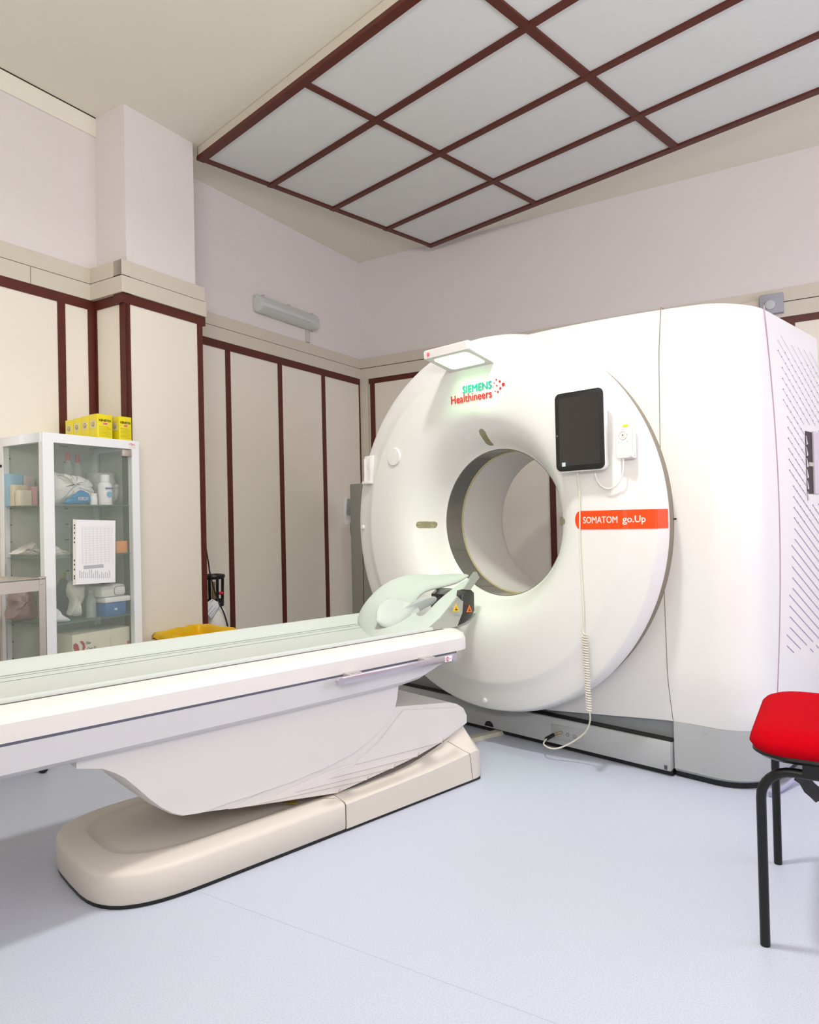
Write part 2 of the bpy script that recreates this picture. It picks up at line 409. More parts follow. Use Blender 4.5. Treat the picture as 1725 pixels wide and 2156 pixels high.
# chassis between shell and plinth, plinth and corner skirt
b = MB(); rg = []
for z in (.03,.235):
    rg.append([Vector((x, y, z)) for x, y in rrect(-.95,.80,.235,1.06,.02,3)])
b.loft(rg); b.done('chassis', greyd, G)
b = MB()
b.box((-.98,.178,.022),(.797,.26,.139), bev=.006); b.done('plinth', grey, G)
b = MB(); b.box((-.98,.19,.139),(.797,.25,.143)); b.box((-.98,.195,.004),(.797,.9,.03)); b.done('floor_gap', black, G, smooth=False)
b = MB()
def skirt(z, o):
    pts = [(.803, YB-.02)]; 
    pts = []
    xr = 1.135-o; yf = fy(.25)+.003+o
    for k in range(13):
        t = k/12*pi/2; pts.append((xr-.17+.17*sin(t), yf+.19*(1-cos(t))))
    pts += [(xr, YB-.02), (.803, YB-.02), (.803, yf)]
    return [Vector((x, y, z)) for x, y in pts]
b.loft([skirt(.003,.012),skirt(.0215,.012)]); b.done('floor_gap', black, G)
b = MB(); b.loft([skirt(.022,.012),skirt(.034,.0),skirt(.221,.0)]); b.done('corner_skirt', grey, G, ang=40)
# seam lines
def surf(x, z): return fy(z)
b = MB(); L = []; 
for z in [ZB+.0+i*(1.885-ZB)/40 for i in range(41)]: L.append(Vector((.80, fy(z)-.0006, z)))
L = L + [Vector((.80, fy(1.9)+.02, ztop(.8)+.0105)), Vector((.80, .5, ztop(.8)+.0112)), Vector((.80, YB-.03, ztop(.8)+.0112))]
b.tube(L, .0015, 6); b.done('panel_seam', dark_s := mat('seam_grey', (138,122,104), 0.8), G)
b = MB(); L = [Vector((1.1415-.010*abs(z-1.0)**2, .335+.115*sin(pi*min(1,max(0,(z-.1)/1.9)))**1.0, z)) for z in [.25+i*.05 for i in range(33)]]
b.tube(L, .0022, 6); b.done('panel_seam', mat('seam_mauve', (190,160,176), 0.8), G)
b = MB(); b.tube([(.815,fy(1.03)-.02,1.03),(.86,fy(1.03)-.001,1.032)], .003, 6); b.box((.79,fy(1.03)-.002,1.029),(.80,fy(1.03)+.002,1.033)); b.done('seam_notch', dark, G)
# long crease on the body front (raised flat field)
def field(m):
    o_ = []; pts = []
    for (x, z) in [(.50,.46),(.80,.44),(.95,.455),(1.0,.50),(1.015,.60),(1.015,1.0),(1.0,1.50),(.985,1.62),(.94,1.68),(.80,1.70),(.50,1.71)]:
        pts.append((x, z))
    outer = [Vector((x, fy(z)-.0005, z)) for x, z in pts]; inner = [Vector((x-.02 if x > .9 else x, fy(z)-.005, z+(.018 if z < .6 else -.018 if z > 1.55 else 0))) for x, z in pts]
    m.loft([outer, inner], closed=True, caps=False)
# side vent pattern, slits as thin raised dark lines (surface pattern of one panel)
def vent_start(z): return .60-.19*abs(z-1.05)**1.6 if z > 1.05 else .60-.30*abs(z-1.05)**1.6
def vents(m):
    dy = .0425
    for k in range(-7,27):
        c = 1.653-.0437*k
        for j in range(-4,16):
            y0 = .504+(.0425/2 if False else 0)+j*dy; z0 = c-.477*(y0-.504); y1 = y0+dy; z1 = z0-.477*dy
            if z0 > 1.765 or z1 < .47-.03*(j%2) or y0 < vent_start(z0)-.003 or y1 > 1.07: continue
            if .775 < y0 < .99 and 1.09 < z0 < 1.44: continue
            X0 = 1.1412-.010*abs(z0-1.0)**2; X1 = 1.1412-.010*abs(z1-1.0)**2
            f = min(1,max(0,(1.75-z0)/.9)); th = .0005+.0012*f
            if (j%2) and z0 > 1.25: th *= .55
            p = [(X0,y0,z0+th),(X1,y1,z1+th),(X1,y1,z1-th),(X0,y0,z0-th)]
            m.loft([p, [(a[0]+.0008,a[1],a[2]) for a in p]], mi=0)
            if z0 > 1.0 and z0 < 1.70: m.lathe([(.0001,.002),(.0021,.002),(.0021,0)], (X0,y0,z0), 'x', 8, mi=1)
b = MB(); vents(b); b.done('side_vents', [mat('vent_slit', (178,160,196), 0.8), mat('vent_dot', (140,108,150), 0.8)], G, smooth=False)
def hnd(m):
    X = 1.140
    m.box((X-.002,.815,1.125),(X+.0025,.90,1.395), 0); m.box((X-.002,.90,1.125),(X+.012,.975,1.40), 1, bev=.004)
    m.box((X+.002,.84,1.245),(X+.006,.90,1.262), 2)
    for k in range(6): m.prism([(X+.003,.810,1.375-k*.048),(X+.003,.832,1.34-k*.048),(X+.003,.815,1.335-k*.048)], (.002,0,0), 1)
b = MB(); hnd(b); b.done('side_handle', [mat('dark_slot', (58,48,52), 0.6), mat('pale_lilac_plastic', (206,196,206), 0.4), mat('pale_green_tag', (180,190,170), 0.5)], G, smooth=False)

# --- slot windows in the cover
slotm = mat('slot_glass', (150,144,112), 0.2, noise=0.15, scale=20)
def cover_y(r):
    for (r1,y1),(r0,y0) in zip(prof, prof[1:]):
        if r0 <= r <= r1: return y0+(y1-y0)*(r-r0)/(r1-r0+1e-9)
    return 0.0
def cy(x, z): return cover_y(math.hypot(x, z-CZ))
def patch_slot(name, cx_, cz_, ux, uz, half, rad, m, parent, off=.003):
    u_ = Vector((ux,0,uz)).normalized(); v_ = Vector((-uz,0,ux)).normalized(); ring = []
    for k in range(24):
        t = 2*pi*k/24; p = v_*rad*sin(t)+u_*(rad*cos(t)+(half if cos(t) >= 0 else -half)); ring.append(p)
    b = MB(); rr = []
    for s_, o_ in [(1.06,.002),(1.06,-off)]+[(1-.1*i_,-off) for i_ in range(10)]+[(.02,-off)]:
        rr.append([Vector((cx_+p.x*s_, cy(cx_+p.x*s_, cz_+p.z*s_)+o_, cz_+p.z*s_)) for p in ring])
    b.loft(rr); return b.done(name, m, parent)
def on_cover(x, y):
    g = -.045
    while g < .15:
        p = gp(x, y, g)
        if g >= cy(p.x, p.z) and math.hypot(p.x, p.z-CZ) >= .3505: break
        g += .0008
    return gp(x, y, g)
def px_slot(outline, m):
    fine = []
    for i_ in range(len(outline)):
        (xa, ya), (xb, yb) = outline[i_], outline[(i_+1)%len(outline)]; k_ = max(1, int(math.hypot(xb-xa, yb-ya)/2.5))
        fine += [(xa+(xb-xa)*j/k_, ya+(yb-ya)*j/k_) for j in range(k_)]
    outline = fine
    cx_ = sum(p[0] for p in outline)/len(outline); cy_2 = sum(p[1] for p in outline)/len(outline); b = MB(); rr = []
    for s_, o_ in [(1.08,.001)]+[(1-.12*i_,-.002) for i_ in range(8)]+[(.02,-.002)]:
        rr.append([on_cover(cx_+(x-cx_)*s_, cy_2+(y-cy_2)*s_)+Vector((0,o_,0)) for x, y in outline])
    b.loft(rr); return b.done('slot_window', m, G)
z8 = lambda x, y: (860+x*.1739, 700+y*.1739)
px_slot([z8(*p) for p in ((857,1195),(875,1170),(905,1172),(935,1205),(960,1262),(1000,1320),(1032,1355),(1020,1368),(980,1365),(945,1345),(905,1290),(870,1235))], slotm)
px_slot([(899+(15 if cos(t) > 0 else -15)+7*cos(t), 1105+7*sin(t)) for t in [2*pi*(k+.5)/20 for k in range(20)]], slotm)
px_slot([(1179,1089),(1186,1089),(1190,1095),(1190,1101),(1186,1106),(1179,1106)], slotm)
# round boss and screw caps
c1 = on_cover(831,962); b = MB(); b.lathe([(.047,.0),(.047,-.022),(.043,-.028),(.0001,-.029)], (c1.x,-.018,c1.z), 'y', 32)
b.done('round_cap', white, G)
for x, y in ((766,1110),(1022,1475)):
    c1 = on_cover(x,y); b = MB(); b.lathe([(.0125,.01),(.0125,-.006),(.009,-.010),(.0001,-.011)], (c1.x,cy(c1.x,c1.z),c1.z), 'y', 20); b.done('screw_cap', white, G)
# empty remote holder on left
c1 = on_cover(780,989)
def hold(m):
    x, z = c1.x, c1.z; y = cy(x,z)
    m.box((x-.036,y-.012,z-.075),(x+.034,y+.01,z+.075), bev=.008); m.box((x-.026,y-.022,z-.07),(x-.019,y-.010,z+.06)); m.box((x+.017,y-.022,z-.07),(x+.024,y-.010,z+.06))
    m.box((x-.036,y-.034,z-.078),(x+.034,y,z-.062), bev=.005); m.box((x-.012,y-.0145,z+.0),(x+.01,y-.011,z+.055), bev=.002)
b = MB(); hold(b); b.done('remote_holder', white, G)

# --- orange label with lettering
def label_strip(m):
    rows = []
    x0, x1, z0, z1 = .519, .8695, .9975, 1.0715
    n = 110
    for i in range(n+1):
        x = x0+(x1-x0)*i/n
        h = 1.0
        if i < 8: h = math.sqrt(max(0.04,1-(1-i/8)**2))
        zc = (z0+z1)/2; hz = (z1-z0)/2*h
        y = min(cy(math.hypot(x,hz)*0+x, zc), .062)-.0022
        rows.append([Vector((x, y, zc-hz)), Vector((x, y, zc+hz))])
    rows = [r+[r[1]+Vector((0,.0012,0)), r[0]+Vector((0,.0012,0))] for r in rows]
    m.loft(rows)
b = MB(); label_strip(b); lab = b.done('orange_label', orange, G, smooth=False)
def gtext(name, s, p0, w_, h_, m, parent, bold=0.0, off=.0026):
    o = text(name, s, (0,0,0), (1,0,0), (0,0,1), w_, h_, m, parent, bold)
    for v in o.data.vertices:
        x = v.co.x+p0[0]; z = v.co.z+p0[1]; v.co = Vector((x, cy(x, z)-off+v.co.y, z))
    return o
gtext('lettering', 'SOMATOM', (.560,1.021), .150, .027, txtwhite, lab, .012)
gtext('lettering', 'go.Up', (.729,1.014), .084, .035, txtwhite, lab, .012)
# --- logo
a = gp(978,826,-.03); c_ = gp(1040,803,-.03)
gtext('logo_lettering', 'SIEMENS', (-.060,1.633), .172, .035, txtteal, G, .014)
gtext('logo_lettering', 'Healthineers', (-.132,1.592), .244, .038, txtred, G, .012)
def dots(m):
    for (x, z, r) in ((.125,1.655,.0026),(.118,1.637,.0020),(.131,1.617,.0026),(.138,1.668,.0040),(.140,1.641,.0036),(.146,1.612,.0045),(.157,1.657,.0052),(.160,1.626,.0058),(.176,1.641,.0078),(.112,1.646,.0016)):
        m.lathe([(.0001,-.0012),(r,-.0012),(r,.001)], (x,cy(x,z)-.001,z), 'y', 14)
b = MB(); dots(b); b.done('logo_dots', txtred, G)

# --- lamp bracket over the opening
def brk(m):
    x0, x1 = -.140, .122
    top = 1.816
    ring = []
    for (x, ins) in ((x0,.004),(x0+.004,.0),(x1-.004,.0),(x1,.004)):
        ring.append([Vector((x,-.215+ins*2,top-.002-ins)),Vector((x,-.205+ins,top+.006-ins)),Vector((x,.02,top-.004)),Vector((x,.02,top-.070)),Vector((x,-.028,top-.074)),Vector((x,-.045,top-.066)),Vector((x,-.12,top-.050)),Vector((x,-.212+ins*2,top-.034+ins))])
    m.loft(ring)
b = MB(); brk(b); bk = b.done('lamp_bracket', white2, G, ang=30)
b = MB(); b.loft([[Vector((x,y,1.7660-(y+.12)*.19+.001)) for x,y in rrect(-.108,.098,-.192,-.050,.022,4)]]+[[Vector((x,y,1.7660-(y+.12)*.19-.003)) for x,y in rrect(-.106,.096,-.190,-.052,.022,4)]])
b.done('green_light', greenlamp, bk)
b = MB(); b.lathe([(.0001,-.003),(.008,-.003),(.008,0)], (-.108,-.214,1.799), 'y', 20); b.done('red_button', mat('button_red', (236,110,120), 0.4), bk)
b = MB(); b.lathe([(.0001,.003),(.007,.003),(.007,0)], (.118,-.185,1.80), 'x', 20); b.done('side_button', mat('button_grey', (205,208,202), 0.4), bk)
# green light the lamp throws on the cover
gl = area('bracket_lamp_light', GO+GX*0.0+GY*(-.11)+Vector((0,0,1.752)), GO+GX*0.0+GY*(-.06)+Vector((0,0,1.0)), .17, 0.8, (.50,1.0,.46), sy=.11, spread=radians(90))

# --- tablet on the cover
tl, tr, br_, bl = gp(1169,826,-.085), gp(1270,819,-.085), gp(1276,989,-.085), gp(1172,992,-.085)
x0, x1 = .393, .612
tcx = (tl.x+tr.x+br_.x+bl.x)/4; tw = ((tr.x-tl.x)+(br_.x-bl.x))/4; z1 = (tl.z+tr.z)/2; z0 = (bl.z+br_.z)/2
T_ = thing('tablet', 'black screened tablet display mounted on the white scanner front', 'tablet', GO+GX*tcx+GY*(-.085)+Vector((0,0,z0)), -GA)
hh = z1-z0
def rr3(w2, za, zb, y, r): return [Vector((x, y, z)) for x, z in rrect(-w2, w2, za, zb, r, 6)]
b = MB(); b.loft([rr3(tw-.006,.006,hh-.006,.030,.02), rr3(tw+.003,-.003,hh+.003,.020,.026), rr3(tw+.003,-.003,hh+.003,.004,.026), rr3(tw,0,hh,.0,.024)]); b.box((-.05,.03,.06),(.05,.055,.26)); b.done('housing', white, T_, ang=30)
b = MB(); b.loft([rr3(tw-.001,.001,hh-.001,.002,.023), rr3(tw-.001,.001,hh-.001,-.0035,.023), rr3(tw-.004,.004,hh-.004,-.005,.02)]); b.done('bezel', mat('bezel_black', (26,26,26), 0.45), T_, ang=30)
b = MB(); b.box((-tw+.020,-.0056,.022),(tw-.018,-.0048,hh-.022)); b.done('screen', screenm, T_, smooth=False)
b = MB(); b.box((-tw+.030,-.0064,.020),(-tw+.046,-.0054,.036)); b.done('sticker', mat('pale_blue_sticker', (200,220,230), 0.5), T_, smooth=False)
b = MB(); b.lathe([(.0001,-.0062),(.0035,-.0062),(.0035,-.005)], (-tw+.010,0,hh*.46), 'y', 16); b.done('button', mat('button_grey2', (110,112,112), 0.4), T_)

# --- handheld remote with holder
r0, r1 = gp(1297,891,-.06), gp(1328,963,-.06)
rcx = (r0.x+r1.x)/2; rw = (r1.x-r0.x)/2; rh = r0.z-r1.z
RM = thing('remote_control', 'white handheld remote control hanging beside the tablet', 'remote control', GO+GX*rcx+GY*(-.06)+Vector((0,0,r1.z)), -GA)
b = MB(); b.loft([rr3(rw,0,rh,.018,.012), rr3(rw+.002,-.001,rh+.001,.008,.012), rr3(rw,.001,rh-.001,.0,.012)]); b.done('body', white, RM, ang=30)
b = MB(); b.box((-rw+.002,.018,-.002),(rw+.004,.045,rh*.96), bev=.006); b.box((rw-.004,.010,.0),(rw+.004,.03,.02), bev=.003); b.done('holder', white, RM)
b = MB(); b.lathe([(.0165,0),(.0165,-.002),(.014,-.002),(.013,0)], (0,0,rh*.64), 'y', 24); b.lathe([(.0001,-.002),(.008,-.002),(.008,0)], (0,0,rh*.64), 'y', 18); b.done('dial', mat('dial_white', (226,222,216), 0.5), RM)
b = MB(); b.prism([(-.003,-.0025,rh*.64-.003),(.004,-.0025,rh*.64),(-.003,-.0025,rh*.64+.003)], (0,.001,0)); b.done('play_mark', txtblack, RM, smooth=False)
b = MB(); b.box((.0,-.001,rh-.019),(.021,.001,rh-.010)); b.done('yellow_tag', mat('tag_yellow', (240,222,20), 0.5), RM, smooth=False)
for x, z in ((-.022,.45),(.022,.45),(-.022,.64),(.022,.66),(0,.8)):
    b = MB(); b.box((x*.8-.002,-.0012,rh*z-.002),(x*.8+.002,.0005,rh*z+.002)); b.done('key', mat('key_blue_grey', (190,194,214), 0.5), RM, smooth=False)
def gpath(lst): return [gp(x, y, g) for x, y, g in lst]
b = MB(); b.tube(bez(gpath([(1312,962,-.05),(1313,975,-.05),(1311,1000,-.05),(1300,1020,-.05),(1283,1029,-.05),(1268,1024,-.05),(1258,1012,-.05),(1253,996,-.055)])), .0032, 8)
o = b.done('remote_cable', white, None, label='short white cable looping from remote control up to tablet', cat='cable'); o.location = GO; o.rotation_euler = (0,0,-GA)
# --- long coiled cable from tablet to the floor plug
b = MB(); P1 = bez(gpath([(1216,992,-.06),(1217,1005,-.055),(1221,1050,-.045),(1222,1150,-.042),(1229,1290,-.05),(1226,1325,-.052),(1231,1336,-.05)]), 6)
b.tube(P1, .0032, 8)
c0 = gp(1231,1336,-.05); c1 = gp(1241,1496,-.035); coil = []
nT = 30; dv = c1-c0
for k in range(nT*10+1):
    t = k/(nT*10); a = 2*pi*nT*t; coil.append(c0+dv*t+Vector((.0095*cos(a), .0095*sin(a), 0)))
b.tube(coil, .0030, 6)
P2 = bez(gpath([(1241,1496,-.03),(1243,1515,.0),(1236,1537,.04),(1220,1553,.05),(1195,1568,.05),(1172,1576,.04),(1155,1574,.03),(1145,1566,.05),(1151,1556,.10)]), 6); b.tube(P2, .0034, 8)
cb = b.done('coiled_cable', mat('cable_white', (226,220,204), 0.45), None, label='long white coiled cable hanging down the scanner front to a plug', cat='cable'); cb.location = GO; cb.rotation_euler = (0,0,-GA)
b = MB(); pa = gp(1150,1556,.10); pb = gp(1166,1547,.145); pc = gp(1170,1545,.16); pd = Vector((pc.x+.012, .18, pc.z+.003))
b.tube([pa, pb], .0085, 12); b.done('plug_grip', black, cb)
b = MB(); b.tube([pb, pc, pd], .0055, 12); b.done('plug_tip', mat('brass_plug', (200,176,130), 0.3, metal=0.8), cb)
# socket plate on plinth
q1 = gp(1164,1537,.177); q2 = gp(1232,1570,.177)
b = MB(); b.box((q1.x-.008,.176,.045),(q1.x+.165,.179,.112), bev=.001); b.done('socket_plate', mat('grey_plate', (172,175,176), 0.5), G)
for k in range(3):
    b = MB(); b.lathe([(.006,-.001),(.008,-.002),(.008,.001)], (q1.x+.045+.035*k,.176,.08-.002*k), 'y', 16); b.done('socket_ring', mat('ring_grey', (120,122,120), 0.5), G)
b = MB(); q3 = gp(1402,1616,.176); b.box((q3.x-.006,.1755,q3.z-.008),(q3.x+.006,.179,q3.z+.008)); b.done('type_tag', mat('dark_tag', (80,80,80), 0.5), G, smooth=False)
for x, y in ((1095,1549),(987,1525)):
    b = MB(); q3 = gp(x,y,.177); b.lathe([(.0001,-.001),(.004,-.001),(.004,.002)], (q3.x,.177,q3.z), 'y', 12); b.done('screw', black, G)
for x, z in ((.93,.205),(.92,.06)):
    b = MB(); b.lathe([(.011,.0),(.011,-.002),(.0001,-.003)], (x,fy(.25)+.004,z), 'y', 16); b.done('skirt_screw', grey, G)
b = MB(); hc = gp(1030,1545,.176); b.lathe([(.0001,-.001),(.026,-.001),(.026,.002)], (hc.x,.177,.03), 'y', 24, a0=0, a1=pi); b.done('cable_hole', black, G)

# lower side cover panel edge of body front is the body shell itself
# floor cable cover from table base to plinth
CC = MB(); e0 = hitz(1003,1557); e1 = hitz(1050,1545); dd = (e1-e0).normalized(); pp = Vector((-dd.y,dd.x,0))
e0 = e0-dd*.12; sec = lambda p: [p-pp*.028, p-pp*.018+Vector((0,0,.016)), p+pp*.018+Vector((0,0,.016)), p+pp*.028]
CC.loft([[p+Vector((0,0,.0005)) for p in sec(e0)],[p+Vector((0,0,.0005)) for p in sec(e1+dd*.03)]])
CC.done('cable_cover', mat('cover_beige', (206,204,188), 0.5), None, label='short beige cable duct on the floor between table base and scanner', cat='cable duct')

# ============================================================ PATIENT TABLE
PT = thing('patient_table', 'long white patient table running into the round scanner', 'table', TO, -TA)
YL, YR = -3.4, -.33
# tabletop frame: cross-section lofted along ty
def sec_frame(y, w, zt, zs, zb, e):   # outline in tx,z
    o_ = [(-w,zs),(-w,zt-.035),(-w+.012,zt-.008),(-w+.035,zt),(-.215,zt),(-.205,zt-.02),(.195,zt-.02),(.205,zt-.004),(w-.045,zt-.006),(w-.012,zt-.016),(w,zt-.036),(w,zs)]
    return [Vector((x*e, y, z)) for x, z in o_]
WT = .285
b = MB(); rg = []
for y, w_, zt in ((YL,WT,.618),(-1.5,WT,.618),(-.60,WT,.618),(-.44,WT,.618),(-.405,WT-.004,.616),(-.385,WT-.018,.612),(-.378,WT-.035,.606)):
    rg.append(sec_frame(y, w_, zt, .536, .45, 1))
b.loft(rg); b.done('table_frame', white2, PT, ang=30)
b = MB(); b.box((-.2835,YL,.5285),(.2835,-.455,.5362)); b.done('frame_gap', mat('gap_blue_grey', (96,98,112), 0.7), PT, smooth=False)
b = MB(); rg = []
for y, zb, w_ in ((YL,.435,.272),(-1.2,.435,.272),(-.72,.437,.272),(-.62,.445,.27),(-.54,.468,.268),(-.48,.50,.262),(-.44,.531,.25)):
    rg.append([Vector((x, y, z)) for x, z in ((-w_+.05,zb),(-w_,zb+.02 if zb<.5 else zb+.001),(-w_-.011,.5285),(w_+.011,.5285),(w_,zb+.022 if zb<.5 else zb+.001),(w_-.03,zb+.003),(w_-.05,zb))])
b.loft(rg); b.done('under_beam', mat('beam_white', (214,213,214), 0.45), PT, ang=30)
# cradle: long gutter with mat
def sec_mat(y):
    o_ = [(-.232,.607),(-.236,.640),(-.228,.650),(-.214,.648),(-.19,.625),(-.15,.6125),(0,.608),(.13,.6125),(.175,.622),(.198,.626),(.203,.617),(.202,.600),(-.1,.598)]
    return [Vector((x, y, z)) for x, z in o_]
b = MB(); b.loft([sec_mat(YL), sec_mat(-1.2), sec_mat(-.50)]); b.done('cradle', padm2, PT, ang=50)
b = MB(); b.box((.200,YL,.601),(.214,-.45,.614)); b.done('cradle_gap', mat('gap_brown', (92,80,84), 0.8), PT, smooth=False)
b = MB()
for x, z in ((-.165,.6175),(-.15,.6140),(-.10,.6128)): b.loft([[Vector((x,y,z)),Vector((x+.003,y,z+.0012)),Vector((x+.006,y,z-.0005))] for y in (YL,-.6)])
b.done('mat_crease', padm, PT)
# accessory rail
b = MB(); r_a = tp(716,1434,.325); r_b = tp(955,1385,.325)
zr_ = (r_a.z+r_b.z)/2
b.box((.320,r_a.y,zr_-.012),(.330,r_b.y,zr_+.013), bev=.002)
for y in (r_a.y, r_b.y): b.lathe([(.0001,.016),(.013,.016),(.013,-.002),(.0001,-.002)], (.318,y,zr_), 'x', 20)
b.done('side_rail', mat('rail_steel', (206,200,206), 0.25, metal=0.85), PT)
for y in (r_a.y+.07, r_b.y-.12):
    b = MB(); b.box((.262,y-.028,zr_+.004),(.322,y+.028,zr_+.016), bev=.002); b.box((.316,y-.02,zr_-.004),(.324,y+.02,zr_+.016), bev=.001); b.done('rail_clamp', mat('clamp_grey', (190,184,182), 0.35, metal=0.4), PT)
b = MB(); y = r_b.y-.032; b.box((.3302,y-.018,zr_-.010),(.3312,y+.018,zr_+.011)); st = b.done('warning_sticker', paper, PT, smooth=False)
b = MB(); b.lathe([(.0065,.001),(.0085,.001),(.0085,0)], (.3312,y-.006,zr_), 'x', 20); b.box((.3312,y-.0075,zr_-.006),(.3318,y-.0045,zr_+.006)); b.box((.3312,y+.006,zr_-.001),(.3316,y+.014,zr_+.001)); b.done('prohibition_mark', mat('ink_crimson', (180,60,100), 0.5), st)

# lift shroud (upper) with rounded lower edge
def prism_tx(name, pts, w0, w1, m, parent, bev=0.0, seg=4, ang=35):
    b = MB(); b.prism([Vector((w1, p.y, p.z)) for p in pts], (w0-w1,0,0), bev=bev, seg=seg); return b.done(name, m, parent, ang=ang)
SH = [(160,1604),(838,1440),(835,1470),(830,1492),(816,1520),(790,1548),(745,1584),(690,1613),(620,1643),(545,1669),(470,1693),(425,1710),(385,1716),(362,1711),(340,1700),(315,1682),(290,1660),(262,1637),(240,1626),(215,1618),(160,1618)]
SHP = [tp(x, y, .215) for x, y in SH]
def shroud():
    b = MB(); rg = []
    # loft across tx: full outline at the middle, shrinking toward the sides for a rounded lower edge
    top = max(p.z for p in SHP)
    for tx_, dz, dy in ((-.219,.0,0),(-.205,-.006,0),(-.12,-.014,0),(.12,-.014,0),(.205,-.006,0),(.219,.0,0)):
        rg.append([Vector((tx_, p.y, min(.4375, p.z+(dz if p.z < .40 else 0)))) for p in SHP])
    b.loft(rg); return b.done('lift_shroud', white2, PT, ang=25)
shroud()
# lower shell beside the scanner
LS = [(835,1488),(945,1479),(962,1482),(976,1491),(983,1506),(983,1522),(931,1562),(879,1592),(829,1616),(773,1641),(713,1668),(560,1692),(400,1714),(420,1690),(560,1620),(700,1560),(760,1510)]
LSP = [tp(x, y, .212) for x, y in LS]
prism_tx('lift_shell', LSP, -.212, .212, white2, PT, ang=30)
# telescopic leaves: stepped plates on the shell, lowest lies outermost inward
leaf = [((480,1704),(713,1669)),((545,1692),(773,1642)),((620,1668),(829,1617)),((690,1640),(879,1593)),((745,1610),(931,1563))]
for k, (l, r_) in enumerate(leaf):
    off = .2122+.0011*(k+1)
    nx = leaf[k+1][1] if k+1 < 5 else (983,1522)
    pts = [l, r_, (r_[0]+3, r_[1]-9), nx, (nx[0]-8, nx[1]-34), (l[0]+150, l[1]-70), (l[0]+60, l[1]-30)]
    if k == 4: pts = [l, r_, (r_[0]+4, r_[1]-10), (981,1523), (982,1506), (965,1490), (850,1495), (800,1560)]
    P_ = [tp(x, y, off) for x, y in pts]
    b = MB(); b.prism([Vector((off,p.y,p.z)) for p in P_], (-(off-.205),0,0)); b.done('telescopic_leaf', white2, PT, smooth=False)
    e_ = tp(r_[0]-2, r_[1]+2, off+.0015)
    b = MB(); p0 = tp(l[0]+5,l[1],off+.001); p1 = tp(r_[0]+3,r_[1]-8,off+.001); p2 = tp(r_[0],r_[1],off+.001)
    b.tube([p0, p2], [.0004,.0008], 6); b.tube([p2, p1], .0012, 6); b.done('leaf_edge', mat('edge_taupe', (186,172,160), 0.7), PT)
# base on the floor: lofted plan outline
def base_half(name, y0, y1, ends, m):
    pass
def base_outline(inset, yl, yr, rl=.26, nl=14):
    w0, w1 = -.30+inset, .275-inset
    pts = []
    cyl = yl+inset
    # left end: super-ellipse like rounding
    for k in range(nl+1):
        t = pi/2+pi*k/nl; c, s_ = cos(t), sin(t)
        ax = (w1-w0)/2; x = (w0+w1)/2+ax*math.copysign(abs(s_)**.62, s_); y = cyl+rl+(rl)*math.copysign(abs(c)**.78, c)*1.0
        pts.append((x, y))
    pts.reverse()
    pts.append((w1, yr)) if False else None
    return pts
def zwing(y):              # side top height and crown height along the table
    def it(tab):
        for (a, va), (c, vc) in zip(tab, tab[1:]):
            if y <= c: return va+(vc-va)*max(0,(y-a))/(c-a)
        return tab[-1][1]
    return it([(-2,.098),(-1.03,.098),(-.86,.101),(-.6,.108),(-.40,.122),(-.30,.13)]), it([(-2,.112),(-1.04,.112),(-.91,.106),(-.69,.112),(-.56,.135),(-.466,.16),(-.36,.205),(-.30,.222)])
# rear (left) section: rounded slab
def slab(m):
    rings = []
    def outl(ins):
        o_ = []
        x0, x1 = -.305+ins, .275-ins; yl = -1.80+ins; n = 26
        for k in range(n+1):
            t = pi*k/n
            cx_ = (x0+x1)/2; ax = (x1-x0)/2
            o_.append((cx_-ax*math.copysign(abs(cos(t))**.55, cos(t)), yl+.30-(.30)*abs(sin(t))**.75))
        return [(x0,-1.005)]+o_+[(x1,-1.005)]
    lv = [(.004,.011),(.0,.018),(.0,.088),(.004,.096),(.012,.101),(.03,.105),(.055,.108),(.075,.110),(.082,.108),(.09,.102),(.12,.100)]
    for ins, z in lv: rings.append([Vector((x, min(y,-1.005), z)) for x, y in outl(ins)])
    m.loft(rings, closed=True)
b = MB(); slab(b); b.done('base_rear', cream, PT, ang=40)
def wing(m):
    ys = [-1.0,-.95,-.9,-.82,-.74,-.66,-.58,-.50,-.44,-.38,-.345]
    rg = []
    for y in ys:
        z1_, z2_ = zwing(y); w_ = .275+.0*(y+1)
        rg.append([Vector(p) for p in ((-.305,y,.011),(-.305,y,z1_-.006),(-.298,y,z1_),(-.20,y,z2_),(-.19,y,z2_-.015),(.19,y,z2_-.015),(.200,y,z2_),(w_-.007,y,z1_),(w_,y,z1_-.006),(w_,y,.011))])
    # end slope
    rg.append([Vector(p) for p in ((-.300,-.325,.011),(-.300,-.325,.11),(-.293,-.325,.118),(-.20,-.335,.19),(-.19,-.335,.185),(.19,-.335,.185),(.200,-.335,.19),(.264,-.325,.118),(.270,-.325,.112),(.270,-.325,.011))])
    rg.append([Vector(p) for p in ((-.28,-.295,.006),(-.28,-.295,.10),(-.275,-.295,.108),(-.19,-.305,.115),(-.18,-.305,.115),(.18,-.305,.115),(.19,-.305,.115),(.245,-.295,.108),(.25,-.295,.10),(.25,-.295,.006))])
    m.loft(rg)
b = MB(); wing(b); b.done('base_front', cream, PT, ang=30)
b = MB()
def foot_ring(z):
    x0, x1, yl, n = -.301, .271, -1.796, 26
    o_ = []
    for k in range(n+1):
        t = pi*k/n; ax = (x1-x0)/2; o_.append(((x0+x1)/2-ax*math.copysign(abs(cos(t))**.55, cos(t)), yl+.30-.30*abs(sin(t))**.75))
    return [Vector((x, y, z)) for x, y in [(x0,-.32)]+o_+[(x1,-.32)]]
b.loft([foot_ring(.0008), foot_ring(.0108)]); b.done('base_foot', black, PT)
